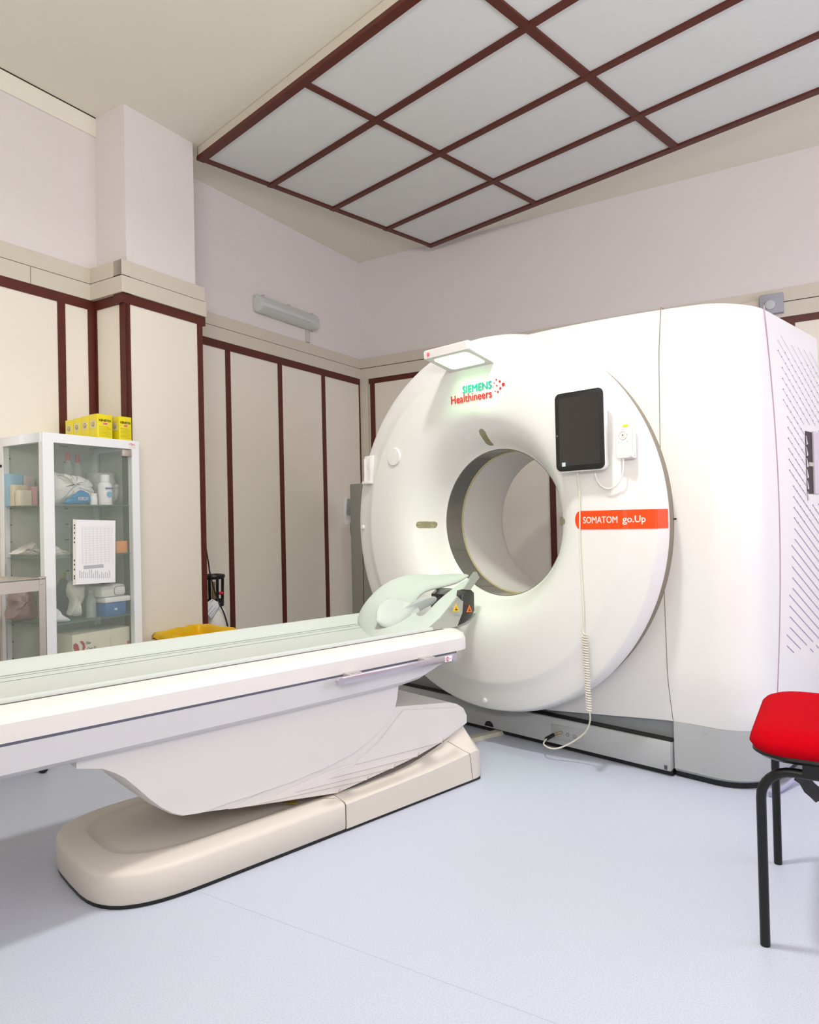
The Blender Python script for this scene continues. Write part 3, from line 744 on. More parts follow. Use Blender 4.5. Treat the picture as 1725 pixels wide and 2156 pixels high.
b = MB(); b.tube([(.2755,-1.002,.012),(.2755,-1.002,.093),(.268,-1.004,.1),(.23,-1.015,.1065),(.205,-1.06,.110)], .0012, 6); b.done('base_seam', dark_s, PT)
b = MB(); b.tube([(.2757,-.37,.008),(.2757,-.385,.118),(.26,-.40,.128),(.21,-.44,.165)], .001, 6); b.done('base_seam', dark_s, PT)
wl = tp(617,1692,.14); b = MB(); wz = .1085; wc = hitz(617,1692,.104)-TO; wx, wy = wc.dot(TX), wc.dot(TY)
b.prism([(wx-.02,wy-.028,.1085),(wx+.024,wy,.1085),(wx-.02,wy+.028,.1085)], (0,0,.0015)); b.done('warning_triangle', mat('dull_yellow', (170,150,60), 0.5), PT, smooth=False)

# ============================================================ HEAD REST
HR = thing('head_rest', 'grey green padded head and arm rest rising at the table end', 'head rest', TO, -TA)
R0 = [(748,1308,-.20),(755,1282,-.20),(776,1252,-.20),(818,1216,-.19),(865,1204,-.17),(904,1207,-.14),(950,1205,-.09),(996,1205,-.01)]
R1 = [(756,1320,-.12),(768,1301,-.12),(793,1276,-.12),(833,1250,-.12),(863,1234,-.12),(893,1223,-.10),(930,1219,-.07),(985,1213,-.01)]
R2 = [(765,1332,.0),(785,1318,.0),(812,1298,.0),(842,1282,-.02),(872,1271,-.05),(888,1246,-.07),(918,1238,-.06),(962,1229,-.02)]
R3 = [(773,1340,.10),(800,1331,.12),(826,1327,.13),(852,1317,.12),(880,1302,.10),(903,1280,.08),(919,1262,.06),(960,1231,.02)]
R4 = [(781,1347,.20),(820,1341,.20),(860,1335,.20),(897,1329,.20),(930,1301,.17),(955,1267,.12),(978,1238,.07),(1003,1203,.0)]
rows = [[tp(*p) for p in r] for r in (R0,R1,R2,R3,R4)]
bm = bmesh.new(); V = [[bm.verts.new(p) for p in r] for r in rows]
for i in range(4):
    for j in range(7):
        if i == 2 and j >= 4: continue
        bm.faces.new((V[i][j], V[i][j+1], V[i+1][j+1], V[i+1][j]))
bmesh.ops.recalc_face_normals(bm, faces=bm.faces)
if sum(f.normal.z for f in bm.faces) < 0: bmesh.ops.reverse_faces(bm, faces=bm.faces)
me = bpy.data.meshes.new('rest_shell'); bm.to_mesh(me); bm.free(); me.materials.append(padm)
me.polygons.foreach_set('use_smooth', [True]*len(me.polygons))
o = link('rest_shell', me, HR); m1 = o.modifiers.new('s', 'SOLIDIFY'); m1.thickness = .018; m1.offset = -1; m2 = o.modifiers.new('ss', 'SUBSURF'); m2.levels = 2; m2.render_levels = 3
# outer side plate of the near arm
SP = [(893,1331,.20),(930,1301,.172),(955,1268,.122),(978,1239,.072),(1004,1204,.004),(1010,1216,.01),(990,1243,.06),(976,1262,.12),(974,1290,.16),(963,1319,.19)]
pts = [tp(x, y, t-.004) for x, y, t in SP]
b = MB(); b.prism(pts, Vector((-.02,0,0))); b.done('side_plate', silver, HR, ang=50)
# adapter block (black) with warning triangle
AD = [(973,1255),(983,1245),(993,1242),(999,1248),(1000,1285),(993,1300),(978,1312),(962,1319),(972,1290)]
pts = [tp(x, y, .12) for x, y in AD]
b = MB(); b.prism(pts, Vector((-.19,0,0)), bev=.004, seg=2); b.done('adapter', mat('adapter_black', (34,32,30), 0.2, coat=0.5), HR)
b = MB(); b.prism([tp(x,y,.1) for x,y in ((990,1305),(1003,1292),(1003,1296),(985,1314),(965,1322),(962,1319))], Vector((-.16,0,0))); b.done('adapter_plate', silver, HR)
def tri(name, x0_, x1_, yb_, xt, yt, t, m):
    b = MB(); pts = [tp(x0_,yb_+1,t), tp(x1_,yb_,t), tp(xt,yt,t)]; b.prism(pts, Vector((.0015,0,0))); o_ = b.done(name, m, HR, smooth=False)
    c = (pts[0]+pts[1]+pts[2])/3; b = MB(); b.box((t+.0016,c.y-.006,c.z-.006),(t+.0022,c.y+.008,c.z-.002)); b.tube([(t+.0018,c.y-.002,c.z-.002),(t+.0018,c.y+.001,c.z+.006)], .0012, 5); b.done('warning_mark', txtblack, o_, smooth=False)
tri('warning_triangle', 953, 968, 1287, 960, 1270, .165, yellowm)
tri('warning_triangle', 982, 994, 1288, 988, 1273, .121, orangew)
# cushion
PD = [(815,1262),(800,1275),(793,1292),(794,1304),(803,1313),(820,1317),(838,1314),(855,1304),(874,1288),(895,1272),(919,1260),(908,1258),(890,1262),(874,1271),(855,1268),(838,1262)]
cpd = tp(828,1290,.04)
b = MB(); base_ = []
for x, y in PD:
    t = .04+.05*(y-1285)/30.0 if x < 870 else .04
    base_.append(tp(x, y, max(-.02,min(.10,t))))
ctr = sum(base_, Vector())/len(base_)
lift = Vector((.25,-.25,.93)).normalized()
base_s = bez(base_+[base_[0]], 3)[:-1]
rgs = []
for s_, h_ in ((.90,-.022),(1.0,-.012),(1.02,-.002),(.98,.006),(.85,.012),(.6,.011),(.3,.006),(.05,.003)):
    rgs.append([ctr+(p-ctr)*s_+lift*h_ for p in base_s])
b.loft(rgs); b.done('head_cushion', padm, HR, ang=60)

# ============================================================ CHAIR
CA = radians(31); cdx = Vector((cos(CA), -sin(CA), 0))
CR = thing('stacking_chair', 'red fabric seat chair with black tube legs at right edge', 'chair', hitz(1612,1990,0), -CA)
# local: x -> right (az 121), y -> az 31
def tube_side(y, parent):
    b = MB(); z = .428; r = .0115
    L = [(0,y,.001)]+[(0,y,z-.07+.0*i) for i in range(1)]+[(.07-.07*cos(t), y, z-.07+.07*sin(t)) for t in [pi/2*k/8 for k in range(1,9)]]+[(.24,y,z)]
    b.tube(L, r, 12); b.done('leg', blackmetal, parent)
    b = MB(); L = [(.24,y,z)]+[(.40+.06*sin(t), y, z-.06+.06*cos(t)) for t in [pi/2*k/8 for k in range(9)]]+[(.50,y,.001)]
    b.tube(L, r, 12); b.done('leg', blackmetal, parent)
tube_side(0, CR); tube_side(.462, CR)
b = MB(); b.box((.10,-.012,.436),(.125,.475,.456)); b.box((.36,-.012,.436),(.385,.475,.456)); b.box((.09,-.014,.425),(.42,.014,.458)); b.box((.09,.448,.425),(.42,.476,.458)); b.done('seat_support', black, CR, smooth=False)
def seat(ins, z, dome=0.0):
    return [Vector((x, y, z)) for x, y in rrect(-.022+ins, .455-ins, -.024+ins, .49-ins, .085-ins*.4 if ins < .1 else .05, 8)]
b = MB(); b.loft([seat(.05,.447), seat(.012,.452), seat(.0,.462), seat(.002,.470)]); b.done('seat_shell', black, CR, ang=40)
b = MB(); rg = [seat(.002,.468), seat(-.006,.482), seat(-.002,.498), seat(.010,.511), seat(.028,.520), seat(.055,.524), seat(.10,.523), seat(.15,.520), seat(.19,.519)]
b.loft(rg); b.done('seat', red, CR, ang=60)
b = MB(); b.loft([[Vector((x, .5-.5*0+y, z)) for x, y, z in ((.47,-.47+.04,.62),(.50,-.47+.04,.63),(.505,-.03,.63),(.475,-.03,.62))],[Vector((x, .5+y, z)) for x, y, z in ((.53,-.47+.04,.86),(.56,-.47+.04,.85),(.565,-.03,.85),(.535,-.03,.86))]]); b.done('backrest', red, CR)
for y in (.06,.40):
    b = MB(); b.tube([(.42,y,.45),(.50,y,.45),(.545,y,.50),(.575,y,.85)], .011, 10); b.done('back_upright', blackmetal, CR)
# torn lining hanging below
tl_ = []; b = MB()
CL = [(1676,1632),(1704,1636),(1716,1650),(1730,1662),(1730,1684),(1718,1690),(1706,1678),(1694,1668),(1684,1650),(1672,1642)]
pl_n = (cdx.cross(Vector((0,0,1)))); 
pc_ = CR.location+Vector((sin(CA),cos(CA),0))*.30
def cp_(x, y):
    v = hitp(x, y, pc_, pl_n)-CR.location; return Vector((v.dot(cdx), v.dot(Vector((sin(CA),cos(CA),0))), v.z))
b.prism([cp_(*p) for p in CL], (.0,.004,0)); b.done('torn_lining', mat('torn_grey_cloth', (78,78,80), 0.95, bump=.5, bscale=60), CR, smooth=False)
# grey floor cable behind the chair
b = MB(); b.tube(bez([hitz(1622,1672,.012),hitz(1640,1664,.012),hitz(1655,1655,.014),hitz(1668,1645,.02),hitz(1682,1632,.03),hitz(1705,1610,.03),hitz(1730,1596,.03)]), .009, 8)
b.done('floor_cable', mat('cable_lilac_grey', (168,168,196), 0.5), None, label='grey cable on the floor behind the red chair', cat='cable')

# ============================================================ WALL FIXTURES
# lamp on the left far wall
f0 = rn(527,616,3.62); f1 = rn(664,700,3.62)
LU0, LU1 = 3.835, 4.545; LZ0, LZ1 = 2.605, 2.735
WL = thing('wall_light', 'unlit tubular wall light with ribbed clear cover above the brown rail', 'wall light', R((LU0+LU1)/2,NF,LZ0), ROOMROT)
hw = (LU1-LU0)/2; lh = LZ1-LZ0
def cap2(w_, d_, h0, h1, r): return [Vector((x, -d_, z)) for x, z in rrect(-w_, w_, h0, h1, r, 5)]
b = MB(); b.loft([cap2(hw,0,0,lh,.03), cap2(hw,.028,0,lh,.03), cap2(hw-.003,.034,.003,lh-.003,.03)]); b.done('housing', mat('lamp_housing', (206,206,198), 0.5), WL, ang=40)
b = MB(); b.loft([cap2(hw+.002,.030,-.002,lh+.002,.03), cap2(hw-.004,.055,.006,lh-.006,.03), cap2(hw-.02,.078,.022,lh-.022,.03), cap2(hw-.03,.085,.035,lh-.035,.025)]); b.done('diffuser', mat('lamp_diffuser', (236,240,238), 0.2, alpha=.5), WL, ang=40)
b = MB(); b.tube([(-hw+.05,-.055,lh*.5),(hw-.05,-.055,lh*.5)], .014, 12); b.done('tube', mat('lamp_tube', (232,236,234), 0.4), WL)
for x in (-hw+.07,0,hw-.07):
    for z in (-.006,lh-.004):
        b = MB(); b.box((x-.01,-.05,z),(x+.01,-.03,z+.01), bev=.001); b.done('clip', mat('clip_grey', (196,196,190), 0.5), WL)
b = MB(); b.box((.245,-.016,-.10),(.285,-.0005,.002), bev=.002); b.done('conduit', mat('conduit_paint', (206,200,194), 0.6), WL)
# socket box on back wall
SB = thing('socket_box', 'grey box with round socket on the back wall above scanner', 'socket box', R(UB,.33,2.335), ROOMROT)
b = MB(); b.box((-.075,-.07,0),(-.001,.068,.13), bev=.006); b.done('box', mat('box_grey', (168,168,176), 0.5), SB)
b = MB(); b.lathe([(.030,0),(.030,-.012),(.025,-.014),(.0001,-.014)], (-.075,.005,.055), 'x', 24); b.done('socket', mat('socket_grey', (196,198,200), 0.5), SB)
b = MB(); b.box((-.05,.07,.0),(-.001,.22,.105), bev=.004); b.done('trunking', railm, SB)

# ============================================================ EQUIPMENT BEHIND SCANNER
ec = GO+GX*(-1.86)+GY*.95
EC = thing('equipment_column', 'tall grey equipment column standing behind the left edge of the scanner', 'equipment column', Vector((ec.x,ec.y,0)), -GA)
topz = gp(757,1020,.95).z
b = MB(); b.box((-.10+.02,-.1,0.004),(.16,.16,topz), bev=.008); b.done('column_body', mat('column_grey', (150,150,142), 0.5), EC)
b = MB(); b.box((.055,-.1025,0.1),(.058,-.099,topz-.5)); b.done('door_gap', dark, EC, smooth=False)
dc = rn(738,1075,3.30)
DU = thing('injector_console', 'white wall side console with small dark screen and coiled cord', 'medical console', R(dc.x,dc.y,0), ROOMROT)
b = MB(); z_ = rn(738,1100,3.30).z; zt_ = rn(738,1046,3.30).z
b.prism([(-.05,-.045,z_-.02),(-.055,.02,z_-.02),(-.055,.03,z_+.05),(-.03,.04,zt_),(-.005,.02,zt_),(-.01,-.03,z_+.03)], (.19,0,0), bev=.005); b.done('console_head', mat('console_white', (222,220,220), 0.4), DU)
cq = lambda x, y: rn(x, y, 3.262)-Vector((dc.x,dc.y,0))
b = MB(); b.prism([cq(732,1050),cq(765,1051),cq(765,1086),cq(730,1083)], (0,.004,0)); b.done('keypad', mat('keypad_grey', (170,174,172), 0.5), DU, smooth=False)
b = MB(); b.prism([v+Vector((0,-.003,0)) for v in (cq(741,1054),cq(762,1055),cq(762,1073),cq(739,1073))], (0,.003,0)); b.done('screen', mat('lcd_dark', (62,66,64), 0.2), DU, smooth=False)
b = MB(); b.prism([v+Vector((0,-.003,0)) for v in (cq(741,1077),cq(748,1077),cq(748,1081),cq(740,1081))], (0,.003,0)); b.done('green_key', mat('key_green', (50,140,110), 0.5), DU, smooth=False)
b = MB(); c0 = cq(739,1101); c1 = cq(750,1158); coil = []; 
for k in range(241):
    t = k/240; a_ = 2*pi*24*t; p = c0.lerp(c1, t); p.x -= .02*sin(pi*t); coil.append(p+Vector((.007*cos(a_), .007*sin(a_), 0)))
b.tube(coil, .0026, 5); b.done('coiled_cord', mat('cord_grey', (128,120,114), 0.5), DU)
b = MB(); b.tube([(.06,.0,.02),(.06,.0,z_)], .012, 12); b.lathe([(.0001,.03),(.03,.03),(.14,.012),(.14,.0),(.0001,.0)], (.06,0,0), 'z', 24); b.done('stand', steel, DU)

# ============================================================ GAS CYLINDER, BIN
gc = rn(449,1215,3.47)
GC = thing('gas_cylinder', 'white gas cylinder with black cage collar behind the pillar', 'gas cylinder', R(gc.x,3.47,0), ROOMROT)
zt = rn(449,1209,3.47).z; zb_ = rn(449,1266,3.47).z
b = MB(); b.lathe([(.0001,.002),(.085,.002),(.09,.02),(.09,zb_-.12),(.08,zb_-.06),(.05,zb_-.02),(.03,zb_)], n=28); b.done('cylinder_body', mat('cylinder_white', (232,230,224), 0.35), GC)
def cage(m):
    m.lathe([(.058,zt),(.072,zt-.002),(.076,zt-.014),(.068,zt-.03),(.056,zt-.03),(.055,zt-.01),(.058,zt)], n=28)
    m.lathe([(.055,zb_+.012),(.064,zb_+.010),(.066,zb_-.008),(.064,zb_-.03),(.0,zb_-.03),(.0001,zb_+.0),(.055,zb_+.0)], n=28)
    for k in range(4):
        a_ = pi*2*k/4-.35; c, s_ = cos(a_), sin(a_)
        m.tube([(.06*c,.06*s_,zb_),(.064*c,.064*s_,zt-.015)], .010, 6)
b = MB(); cage(b); b.done('valve_cage', black, GC)
b = MB(); b.tube([(0,0,zb_-.01),(0,0,zt-.05)], .012, 10); b.done('valve', mat('brass_valve', (170,150,110), 0.35, metal=0.8), GC)
b = MB(); b.tube([(0,-.01,zb_+.05),(.025,-.025,zb_+.05),(.045,-.04,zb_+.05)], .010, 10); b.done('red_cap', mat('cap_red', (222,20,40), 0.4), GC)
tgp = lambda x, y: rn(x, y, 3.385)-Vector((gc.x,3.47,0))
b = MB(); b.prism([tgp(447,1261),tgp(464,1270),tgp(462,1278),tgp(445,1302),tgp(430,1285),tgp(431,1272)], (0,.0015,0)); tg = b.done('paper_tag', paper, GC, smooth=False)
b = MB()
for (x0_,y0_,x1_,y1_) in ((443,1299,462,1277),(440,1295,455,1278),(437,1289,448,1275),(443,1268,449,1263)): b.tube([tgp(x0_,y0_)+Vector((0,-.001,0)), tgp(x1_,y1_)+Vector((0,-.001,0))], .0012, 4)
b.done('tag_print', mat('ink_blue', (80,90,160), 0.5), tg)
b = MB(); cpts = [rn(435,1165,3.40),rn(439,1185,3.40),rn(442,1206,3.42),rn(455,1255,3.40),rn(464,1275,3.375),rn(472,1292,3.37),rn(479,1316,3.37),rn(484,1350,3.38),rn(487,1395,3.38)]
cpts[0] = rn(428,1120,3.45)
b.tube(bez(cpts), .0045, 8); o = b.done('black_cable', black, None, label='black cable hanging past the gas cylinder collar', cat='cable'); o.rotation_euler = (0,0,ROOMROT)

# waste box with yellow bag
ZBN = .47
c4 = [hitz(326,1331,ZBN), hitz(420,1312,ZBN), hitz(497,1322,ZBN), hitz(402,1343,ZBN)]
bc = sum(c4, Vector())/4; bc.z = 0
WB = thing('waste_box', 'cardboard waste box lined with a yellow plastic bag behind table', 'waste box', bc, 0)
cc = [p-bc for p in c4]
cc[3] = cc[0]+(cc[2]-cc[1])*1.0 if False else cc[3]
def lerp4(s_, z): return [Vector((p.x*s_, p.y*s_, z)) for p in cc]
b = MB(); b.loft([lerp4(1.12,.003), lerp4(1.0,ZBN-.03), lerp4(.97,ZBN-.03), lerp4(1.08,.03)], caps=False); b.face(lerp4(1.1,.004)); b.done('carton', mat('cardboard', (206,160,122), 0.85, noise=.05), WB, smooth=False)
bag = mat('yellow_bag', (236,190,30), 0.3, noise=.08, scale=14, bump=.6, bscale=22)
b = MB(); 
def ringz(s_, z, wob, n=12):
    out = []
    for i in range(4):
        for k in range(n):
            p = cc[i].lerp(cc[(i+1)%4], k/n); j = random.uniform(-wob, wob)
            out.append(Vector((p.x*s_*(1+j*.4), p.y*s_*(1+j*.4), z+j*.25)))
    return out
b.loft([ringz(1.085,ZBN-.034,.05), ringz(1.07,ZBN-.022,.03), ringz(1.04,ZBN-.006,.012), ringz(1.0,ZBN+.0,.014), ringz(.95,ZBN-.014,.03), ringz(.93,ZBN-.10,.05), ringz(.9,ZBN-.3,.04), ringz(.8,ZBN-.34,.04)], caps=False)
b.done('bag_liner', bag, WB, ang=80)

# ============================================================ GLASS CABINET
UC0, UC1, NC0, NC1, ZT = 1.936, 2.470, 3.173, 3.54, 1.503
CB = thing('glass_cabinet', 'white metal framed glass medicine cabinet standing against the pillar', 'cabinet', R(UC0,NC0,0), ROOMROT)
wC, dC = UC1-UC0, NC1-NC0
def cbx(m, a, c, mi=0, bev=.002): m.box(a, c, mi, bev=bev)
b = MB()
for (x0_, x1_, y0_, y1_) in ((0,.055,0,.032),(wC-.045,wC,0,.032),(0,.032,dC-.03,dC),(wC-.03,wC,dC-.03,dC)): cbx(b, (x0_,y0_,0), (x1_,y1_,ZT-.045), bev=0)
cbx(b, (0,0,ZT-.046), (wC,dC,ZT-.044), bev=0) if False else None
cbx(b, (0,0,ZT-.045), (wC,.03,ZT), bev=0); cbx(b, (0,.03,ZT-.045), (.028,dC,ZT), bev=0); cbx(b, (.028,.03,ZT-.012), (wC-.02,dC,ZT), bev=0); cbx(b, (wC-.02,.03,ZT-.045), (wC,dC,ZT), bev=0)
cbx(b, (.055,.001,.06), (wC-.045,.03,.12)); cbx(b, (.001,.032,.06), (.03,dC-.03,.12)); cbx(b, (.03,.03,.08), (wC-.03,dC-.01,.10))
b.done('frame', cabw, CB, ang=30)
b = MB(); cbx(b, (.01,dC-.010,.1), (wC-.01,dC-.004,ZT-.02)); b.done('back_panel', cabin, CB)
b = MB(); cbx(b, (.052,.004,.12), (wC-.042,.009,ZT-.048), bev=.0005); dr = b.done('glass_door', glass, CB)
b = MB(); cbx(b, (.004,.030,.12), (.009,dC-.03,ZT-.045), bev=.0005); b.done('side_glass', glass, CB)
b = MB(); cbx(b, (wC-.009,.030,.12), (wC-.004,dC-.03,ZT-.045), bev=.0005); b.done('side_glass', glass, CB)
b = MB(); cbx(b, (wC-.105,-.004,ZT-.085), (wC-.048,.014,ZT-.052)); b.done('hinge', steel, dr)
b = MB(); b.lathe([(.0001,-.010),(.007,-.010),(.007,0)], (.004,dC-.015,ZT-.14), 'x', 14); b.done('knob', black, CB)
b = MB(); zz = [1.40-.0-k*.083 for k in range(15)]
for z in zz: cbx(b, (.03,dC-.016,z), (.048,dC-.011,z+.005), bev=0); cbx(b, (wC-.2,dC-.016,z), (wC-.182,dC-.011,z+.005), bev=0)
b.done('shelf_slots', black, CB, smooth=False)
b = MB(); cbx(b, (wC-.062,-.0012,ZT-.040), (wC-.022,.0,ZT-.012), bev=0); sk = b.done('sticker', mat('sticker_pink', (240,226,226), 0.5), CB, smooth=False)
b = MB(); b.tube(bez([(wC-.057,-.002,ZT-.022),(wC-.05,-.002,ZT-.016),(wC-.044,-.002,ZT-.024),(wC-.038,-.002,ZT-.02),(wC-.028,-.002,ZT-.022)]), .0012, 4); b.done('sticker_print', txtred, sk)
SZ = [rn(150,1062.5,3.20).z, rn(150,1171,3.20).z, rn(150,1310,3.20).z]
for z in SZ:
    b = MB(); cbx(b, (.012,.022,z-.006), (wC-.012,dC-.014,z), bev=.0005); b.done('glass_shelf', mat('shelf_glass', (150,176,160), 0.05, alpha=.35), CB)
# paper sleeve on the door
def fp(x, y, n=3.165): return rn(x, y, n)
PS = thing('paper_sheet', 'white printed sheet in a punched plastic sleeve on the cabinet door', 'paper', R(UC0,NC0,0), ROOMROT)
def loc_(v): return Vector((v.x-UC0, v.y-NC0, v.z))
p_a, p_b, p_c, p_d = loc_(fp(160,1094)), loc_(fp(243,1096)), loc_(fp(243,1226)), loc_(fp(160,1231))
b = MB(); b.prism([p_a,p_b,p_c,p_d], (0,.0015,0)); b.done('sheet', paper, PS, smooth=False)
q_a, q_d = loc_(fp(153.5,1093)), loc_(fp(153.5,1232))
b = MB(); b.prism([q_a+Vector((0,-.001,0)),p_a+Vector((0,-.001,0)),p_d+Vector((0,-.001,0)),q_d+Vector((0,-.001,0))], (0,.0015,0)); b.done('sleeve_edge', mat('sleeve_cream', (226,226,214), 0.4), PS, smooth=False)
b = MB()
for y in (1106,1112,1122,1133,1142,1180,1189,1199,1213,1218): v = loc_(fp(156.3,y))+Vector((0,-.002,0)); b.box((v.x-.0022,v.y-.0005,v.z-.0045),(v.x+.0022,v.y+.0005,v.z+.0045))
b.done('punch_holes', dark, PS, smooth=False)
b = MB(); ink = mat('print_grey', (205,207,212), 0.6)
for k in range(16):
    v0 = loc_(fp(172,1110+k*5)); v1 = loc_(fp(236,1111+k*5)); b.box((v0.x,v0.y-.0009,v0.z),(v1.x,v0.y,v0.z+.0008))
for k in range(9):
    v0 = loc_(fp(172+k*8,1110)); v1 = loc_(fp(172+k*8,1188)); b.box((v0.x,v0.y-.0009,v1.z),(v0.x+.0008,v0.y,v0.z))
b.done('table_print', ink, PS, smooth=False)
b = MB(); random.seed(3)
for k in range(16):
    x = 167+k*4.2; v0 = loc_(fp(x,1199+random.random()*10)); v1 = loc_(fp(x,1217)); b.box((v0.x,v0.y-.0009,v1.z),(v0.x+.0035,v0.y,v0.z))
v0 = loc_(fp(176,1191)); v1 = loc_(fp(218,1195)); b.box((v0.x,v0.y-.0009,v1.z),(v1.x,v0.y,v0.z))
b.done('bar_print', mat('print_grey2', (186,188,194), 0.6), PS, smooth=False)

# ---- contents
def item(name, x0_, x1_, yt_, n0, n1, zb, m, label, cat, group=None, bev=.002):
    a = rn(x0_, 1100, n0); c = rn(x1_, 1100, n0); zt_ = rn((x0_+x1_)/2, yt_, n0).z
    return boxthing(name, (a.x, n0, zb), (c.x, n1, zt_), m, label, cat, group=group, bev=bev)
def bottle(name, xc, x0_, yt_, n, zb, m, label, cat='bottle', capm=None, neck=.4, capf=.16, group=None):
    a = rn(xc, 1100, n); r_ = abs(rn(x0_, 1100, n).x-a.x); zt_ = rn(xc, yt_, n).z; h = zt_-zb
    t = thing(name, label, cat, R(a.x, n, zb), ROOMROT, group)
    b = MB(); b.lathe([(.0001,.001),(r_*.95,.001),(r_,.006),(r_,h*.62),(r_*.92,h*.70),(r_*neck,h*(1-capf)),(r_*neck,h*(1-capf)+.004),(.0001,h*(1-capf)+.005)], n=24); b.done('bottle_body', m, t, ang=50)
    b = MB(); b.lathe([(r_*(neck+.08),h*(1-capf)),(r_*(neck+.06),h),(.0001,h)], n=20); b.done('cap', capm or m, t, ang=40)
    return t
def lump(name, pts, n0, n1, m, label, cat, seed=1, amp=.012, puff=1.0):
    """soft bag: outline given in pixels on plane n0, puffed back to n1"""
    rnd = random.Random(seed); P_ = [rn(x, y, n0) for x, y in pts]; P_ = bez([p for p in P_]+[P_[0]], 4)[:-1]
    c = sum(P_, Vector())/len(P_); zb = min(p.z for p in P_); b = MB(); rg = []
    dn = n1-n0
    for s_, f in ((.08,-.02),(.5,-.01),(.85,.08),(1.0,.35),(1.0,.65),(.85,.92),(.5,1.0),(.08,1.0)):
        rg.append([Vector((c.x+(p.x-c.x)*s_*(1+rnd.uniform(-1,1)*amp*3)-c.x, f*dn+rnd.uniform(-1,1)*amp, max(zb, c.z+(p.z-c.z)*s_+rnd.uniform(-1,1)*amp*.6)-zb)) for p in P_])
    b.loft(rg); o_ = b.done(name, m, None, ang=70, label=label, cat=cat); o_.location = R(c.x, n0, zb+.0006); o_.rotation_euler = (0,0,ROOMROT); return o_
wplas = mat('white_plastic', (240,240,238), 0.4)
softw = mat('soft_white', (232,230,224), 0.6, bump=.4, bscale=30)
z1s, z2s, z3s = SZ
bottle('plastic_bottle', 145, 136, 951, 3.42, z1s, clearp, 'clear plastic bottle with red cap, left one at the back of top shelf', capm=mat('cap_red2', (200,50,60), 0.4), group='red capped bottles')
bottle('plastic_bottle', 165, 156, 957, 3.44, z1s, clearp, 'clear plastic bottle with red cap, right one at the back of top shelf', capm=MATS['cap_red2'], group='red capped bottles')
lump('gauze_pack', [(112,1000),(120,994),(135,997),(155,1000),(180,1003),(198,1010),(203,1030),(202,1058),(150,1061),(112,1061)], 3.26, 3.38, softw, 'large crumpled white gauze pack on the top cabinet shelf', 'gauze pack', 2)
o = lump('blue_packet', [(143,1052),(158,1042),(172,1033),(180,1034),(190,1042),(190,1059),(140,1060)], 3.225, 3.25, mat('blue_foil', (20,130,185), 0.35), 'bright blue packet lying in front of the gauze pack', 'packet', 4, amp=.003)
v = rn(160,1048,3.218); w2_ = rn(180,1041,3.218)
tx_me = text('lettering', 'KERLIX', (0,0,0), (1,0,0), (0,0,1), .055, .016, txtwhite, o)
tx_me.location = Vector((-.015,-.012,.018))
bottle('pill_cup', 198, 191, 1039, 3.235, z1s, wplas, 'small white pot between blue packet and white bottle', 'pot', neck=.8, capf=.2)
wb = bottle('antiseptic_bottle', 222, 209.5, 1000, 3.235, z1s, wplas, 'white bottle with blue drop print on the top cabinet shelf', 'bottle', neck=.62, capf=.23)
b = MB(); b.lathe([(.0001,-.0008),(.014,-.0008),(.014,.002)], (0,-.0385,.055), 'y', 20); b.done('drop_print', mat('print_blue', (110,180,215), 0.5), wb)
b = MB(); b.box((-.022,-.0395,.083),(.024,-.036,.089)); b.done('name_band', mat('print_violet', (70,70,150), 0.5), wb, smooth=False)
# clear tub with cotton
a0 = rn(204,1100,3.30); a1 = rn(257,1100,3.30); zt_ = rn(230,996,3.30).z
TB = thing('clear_tub', 'clear plastic tub behind the white bottle', 'tub', R((a0.x+a1.x)/2,3.37,z1s), ROOMROT); rr_ = (a1.x-a0.x)/2
b = MB(); b.lathe([(.0001,.002),(rr_*.9,.002),(rr_,zt_-z1s),(rr_*.97,zt_-z1s),(rr_*.87,.006),(.0001,.006)], n=28); b.done('tub_wall', clearp, TB)
lump('cotton_roll', [(214,1012),(225,1006),(240,1006),(250,1015),(254,1030),(250,1056),(218,1058),(212,1040)], 3.33, 3.41, softw, 'white cotton wool inside the clear tub', 'cotton wool', 8, amp=.006)
# boxes seen through the side pane (u = const plane)
def sbox(name, x0_, x1_, yt_, u0, du, m, label, group=None):
    a = ru(x0_,1100,u0); c = ru(x1_,1100,u0); zt_ = ru((x0_+x1_)/2,yt_,u0).z
    return boxthing(name, (u0, a.y, z1s), (u0+du, c.y, zt_), m, label, 'box', group=group, bev=.001)
bx = item('glove_box', 21, 50, 998, 3.47, 3.532, z1s, mat('box_pale_blue', (160,205,228), 0.6), 'pale blue carton at the back left of top shelf', 'box')
b = MB(); b.box((-.032,-.0325,.085),(.03,-.031,.093)); b.done('stripe', mat('print_violet2', (90,90,160), 0.5), bx, smooth=False)
bx2 = item('dressing_box', 51, 74, 1002, 3.47, 3.53, z1s, mat('box_pale_rose', (214,200,204), 0.6), 'pale rose carton beside the pale blue carton', 'box')
b = MB(); b.box((-.022,-.0315,.085),(.022,-.030,.093)); b.done('stripe', mat('print_violet2', (90,90,160), 0.5), bx2, smooth=False)
item('tape_box', 30, 62, 1021, 3.425, 3.46, z1s, mat('box_cream', (226,214,186), 0.6), 'cream carton in front of the pale blue carton', 'box')
item('small_box', 41, 68, 1032, 3.38, 3.415, z1s, mat('box_ivory', (232,222,200), 0.6), 'low ivory carton at the front of top shelf', 'box')
item('slim_box', 69, 80, 1024, 3.385, 3.42, z1s, mat('box_pink', (208,150,155), 0.6), 'slim pink carton beside the low ivory carton', 'box')
